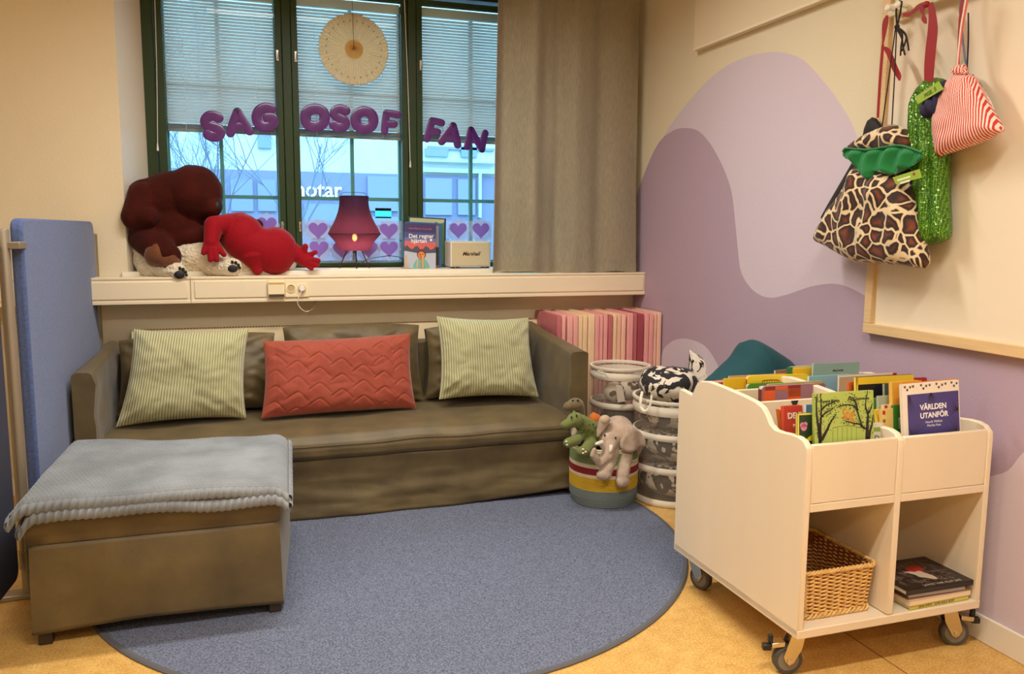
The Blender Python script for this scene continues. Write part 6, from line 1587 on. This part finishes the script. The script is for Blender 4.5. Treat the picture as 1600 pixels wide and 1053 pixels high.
# easel
WOODL = mat('pale_easel_wood', rgb(222, 178, 112), .5)
t = thing('book_easel', 'small pale wooden easel holding up the picture books on the sill', 'easel', at(655, 418, 1, 5.06))
for px_ in (634.5, 660.5):
    e0 = at(px_, 416, 1, 5.045); e0.z = SILL
    m = MB(); m.tube([e0+Vector((0, -.004, .006)), e0+Vector((0, -.004, .05)), e0+Vector((0, -.003, .086))], [.0055, .0055, .0045], 8); m.build('peg', WOODL, t, smooth=True)
    m = MB(); m.bb((e0.x-.008, e0.y-.012, SILL), (e0.x+.008, e0.y+.15, SILL+.0035)); m.build('runner', WOODL, t, bevel=.001)
m = MB(); e0 = at(634.5, 416, 1, 5.045); e1 = at(660.5, 416, 1, 5.045); m.bb((e0.x+.0085, 5.19, SILL), (e1.x-.0085, 5.205, SILL+.010)); m.build('cross_bar', WOODL, t)

# speaker
SPK = mat('speaker_cream_cloth', rgb(206, 190, 156), .8, vary=(500, .88, 2), bump=(600, .3))
SPB = mat('speaker_body_white', rgb(232, 226, 212), .5)
GOLD = mat('dark_bronze', rgb(84, 70, 44), .35, metal=.6)
s0 = at(704.5, 419, 1, 5.03); sw = .262; sh_ = .160
sx_ = s0.x
t = thing('speaker', 'cream retro loudspeaker with a script logo on the sill, partly behind the curtain', 'speaker', (sx_+sw/2, 5.10, SILL))
m = MB(); m.bb((sx_, 5.035, SILL+.010), (sx_+sw, 5.20, SILL+.010+sh_)); m.build('cabinet', SPB, t, bevel=.006, seg=3)
m = MB(); m.bb((sx_+.007, 5.029, SILL+.017), (sx_+sw-.007, 5.036, SILL+.003+sh_)); m.build('front_cloth', SPK, t, bevel=.003)
m = MB(); m.bb((sx_+.010, 5.0345, SILL+.0105+sh_), (sx_+sw-.010, 5.19, SILL+.0125+sh_)); m.build('top_plate', mat('speaker_top', rgb(226, 236, 236), .3), t, bevel=.001)
for dx in (.018, .050, sw-.050, sw-.018):
    m = MB(); m.bb((sx_+dx-.011, 5.04, SILL), (sx_+dx+.011, 5.06, SILL+.0105)); m.build('foot', BLKP, t, bevel=.002)
lc = at(736.5, 399, 1, 5.027)
text_mesh('logo', 'Marshall', .034, frame((sx_+sw/2, 5.0285, SILL+.092), (1, 0, 0), (0, 0, 1)), GOLD, t, depth=.001, fat=.0006, shear=.35)

# ================================================================== soft toys on the ledge
# cream bear lying underneath
PB = mat('cream_curly_plush', rgb(236, 220, 190), .95, sheen=.6, vary=(30, .90, 4), bump=(70, 1.0, (1, 1, 1), .02))
BRW = mat('dark_brown_plush', rgb(66, 20, 12), .9, spec=.15, sheen=.05, vary=(8, .75, 3), bump=(140, .5))
BRT = mat('tan_brown_plush', rgb(112, 62, 26), .85, sheen=.4, vary=(20, .8, 3), bump=(140, .5))
PADB = mat('black_pad', rgb(24, 20, 22), .6)
RED = mat('crimson_plush', rgb(150, 2, 22), .8, spec=.25, sheen=.15, bump=(160, .25))
t = thing('plush_bear', 'cream curly plush bear with black paw pads lying under the other soft toys', 'soft toy', at(300, 428, 1, 4.95), 'soft toys on the window ledge')
B = Blob()
B.cap((240, 405, 5.03), (385, 410, 5.03), .105, .10).cap((226, 380, 5.06), (240, 418, 4.98), .07, .085).cap((250, 416, 4.94), (272, 424, 4.83), .068, .050).ell((276, 424, 4.81), (.052, .04, .048)).cap((335, 414, 4.95), (360, 418, 4.86), .072, .052).ell((364, 417, 4.845), (.05, .036, .05)).ell((320, 400, 5.02), (.2, .12, .10))
B.build('body', PB, t, .008, 2, disp=(.018, .012))
def pads(cx, cy, y, s_, rot):
    out = []
    for dx, dy, rx, ry in ((-3, 2.5, 7.5, 6.0), (3.5, -6.5, 2.4, 3.0), (7.5, -2.0, 2.4, 2.6), (9, 3.0, 2.3, 2.3), (-2, -8.5, 2.2, 2.8)):
        c_, s2 = math.cos(rot), math.sin(rot); x_ = dx*c_-dy*s2; y_ = dx*s2+dy*c_
        p = at(cx+x_*s_, cy+y_*s_, 1, y); m = MB(); m.ell(p, (rx*s_*.0039, .008, ry*s_*.0039)); m.build('paw_pad', PADB, t, smooth=True)
pads(283, 427, 4.772, .92, 0); pads(366, 417, 4.812, .92, -.15)
# brown bear
t = thing('plush_bear', 'large dark brown plush bear slumped over in the left corner of the window ledge', 'soft toy', at(270, 380, 1, 5.0), 'soft toys on the window ledge')
B = Blob()
B.ell((268, 352, 5.07), (.235, .16, .165)).ell((234, 322, 5.06), (.135, .14, .155)).cap((258, 312, 5.06), (300, 300, 5.02), .15, .14).ell((304, 301, 5.00), (.152, .15, .155)).cap((312, 316, 4.97), (330, 323, 4.93), .105, .060).ell((296, 272, 5.01), (.055, .045, .055)).ell((298, 266, 5.0), (.030, .025, .022))
B.cap((222, 306, 4.98), (212, 338, 4.95), .075, .075).cap((212, 338, 4.95), (232, 338, 4.91), .070, .052)
B.cap((226, 372, 5.0), (246, 386, 4.92), .085, .088).cap((246, 386, 4.92), (262, 400, 4.87), .088, .072)
B.cap((330, 350, 5.14), (402, 352, 5.10), .06, .035).ell((300, 366, 5.05), (.20, .13, .08))
B.build('body', BRW, t, .008, 5, disp=(.10, .012))
m = MB(); m.cap(at(249, 398, 1, 4.885), at(264, 407, 1, 4.845), .077, .055); m.build('tan_foot', BRT, t, smooth=True, disp=(.03, .012))
m = MB(); m.ell(at(339, 322, 1, 4.895), (.020, .020, .028)); m.build('nose', PADB, t, smooth=True)
m = MB(); m.ell(at(322, 303, 1, 4.875), (.008, .006, .008)); m.build('eye', PADB, t, smooth=True)
m = MB(); m.ell(at(314, 287, 1, 4.90), (.004, .003, .004)); m.build('stitch', PADB, t, smooth=True)
# red creature
t = thing('plush_creature', 'bright red plush creature with long fingered hands lying across the ledge', 'soft toy', at(400, 425, 1, 4.95), 'soft toys on the window ledge')
B = Blob()
B.cap((355, 352, 4.95), (380, 362, 4.97), .05, .09).ell((379, 370, 4.96), (.12, .115, .132)).cap((385, 378, 4.96), (425, 394, 4.97), .115, .12).ell((429, 392, 4.97), (.13, .125, .140)).cap((398, 402, 4.93), (402, 421, 4.92), .085, .032).cap((375, 350, 4.97), (358, 347, 4.94), .07, .05)
B.cap((356, 350, 4.93), (334, 352, 4.87), .056, .052).cap((334, 352, 4.87), (330, 378, 4.84), .052, .040).ell((332, 383, 4.835), (.042, .026, .038))
for (a, b_, r0, r1) in (((323, 380, 4.83), (318, 395, 4.82), .018, .015), ((328, 386, 4.82), (329, 406, 4.81), .018, .015), ((335, 388, 4.82), (339, 406, 4.81), .018, .015), ((340, 384, 4.83), (350, 398, 4.82), .018, .015)): B.cap(a, b_, r0, r1)
B.cap((448, 386, 4.97), (464, 396, 4.95), .055, .046).cap((464, 396, 4.95), (476, 406, 4.94), .046, .040).ell((477, 407, 4.94), (.042, .032, .040))
for (a, b_, r0, r1) in (((474, 396, 4.93), (477, 385, 4.92), .019, .018), ((482, 399, 4.93), (493, 394, 4.92), .017, .014), ((484, 405, 4.92), (498, 407, 4.91), .017, .014), ((483, 410, 4.92), (496, 415, 4.91), .016, .013), ((478, 413, 4.93), (487, 420, 4.92), .016, .013)): B.cap(a, b_, r0, r1)
B.build('body', RED, t, .005, 6)
m = MB(); m.ell(at(449, 411, 1, 4.965), (.055, .05, .042)); m.build('grey_muzzle', mat('grey_white_plush', rgb(196, 190, 182), .9, sheen=.4), t, smooth=True)
m = MB(); m.ell(at(453, 409, 1, 4.918), (.007, .005, .007)); m.build('nose', mat('brown_button', rgb(110, 80, 66), .5), t, smooth=True)
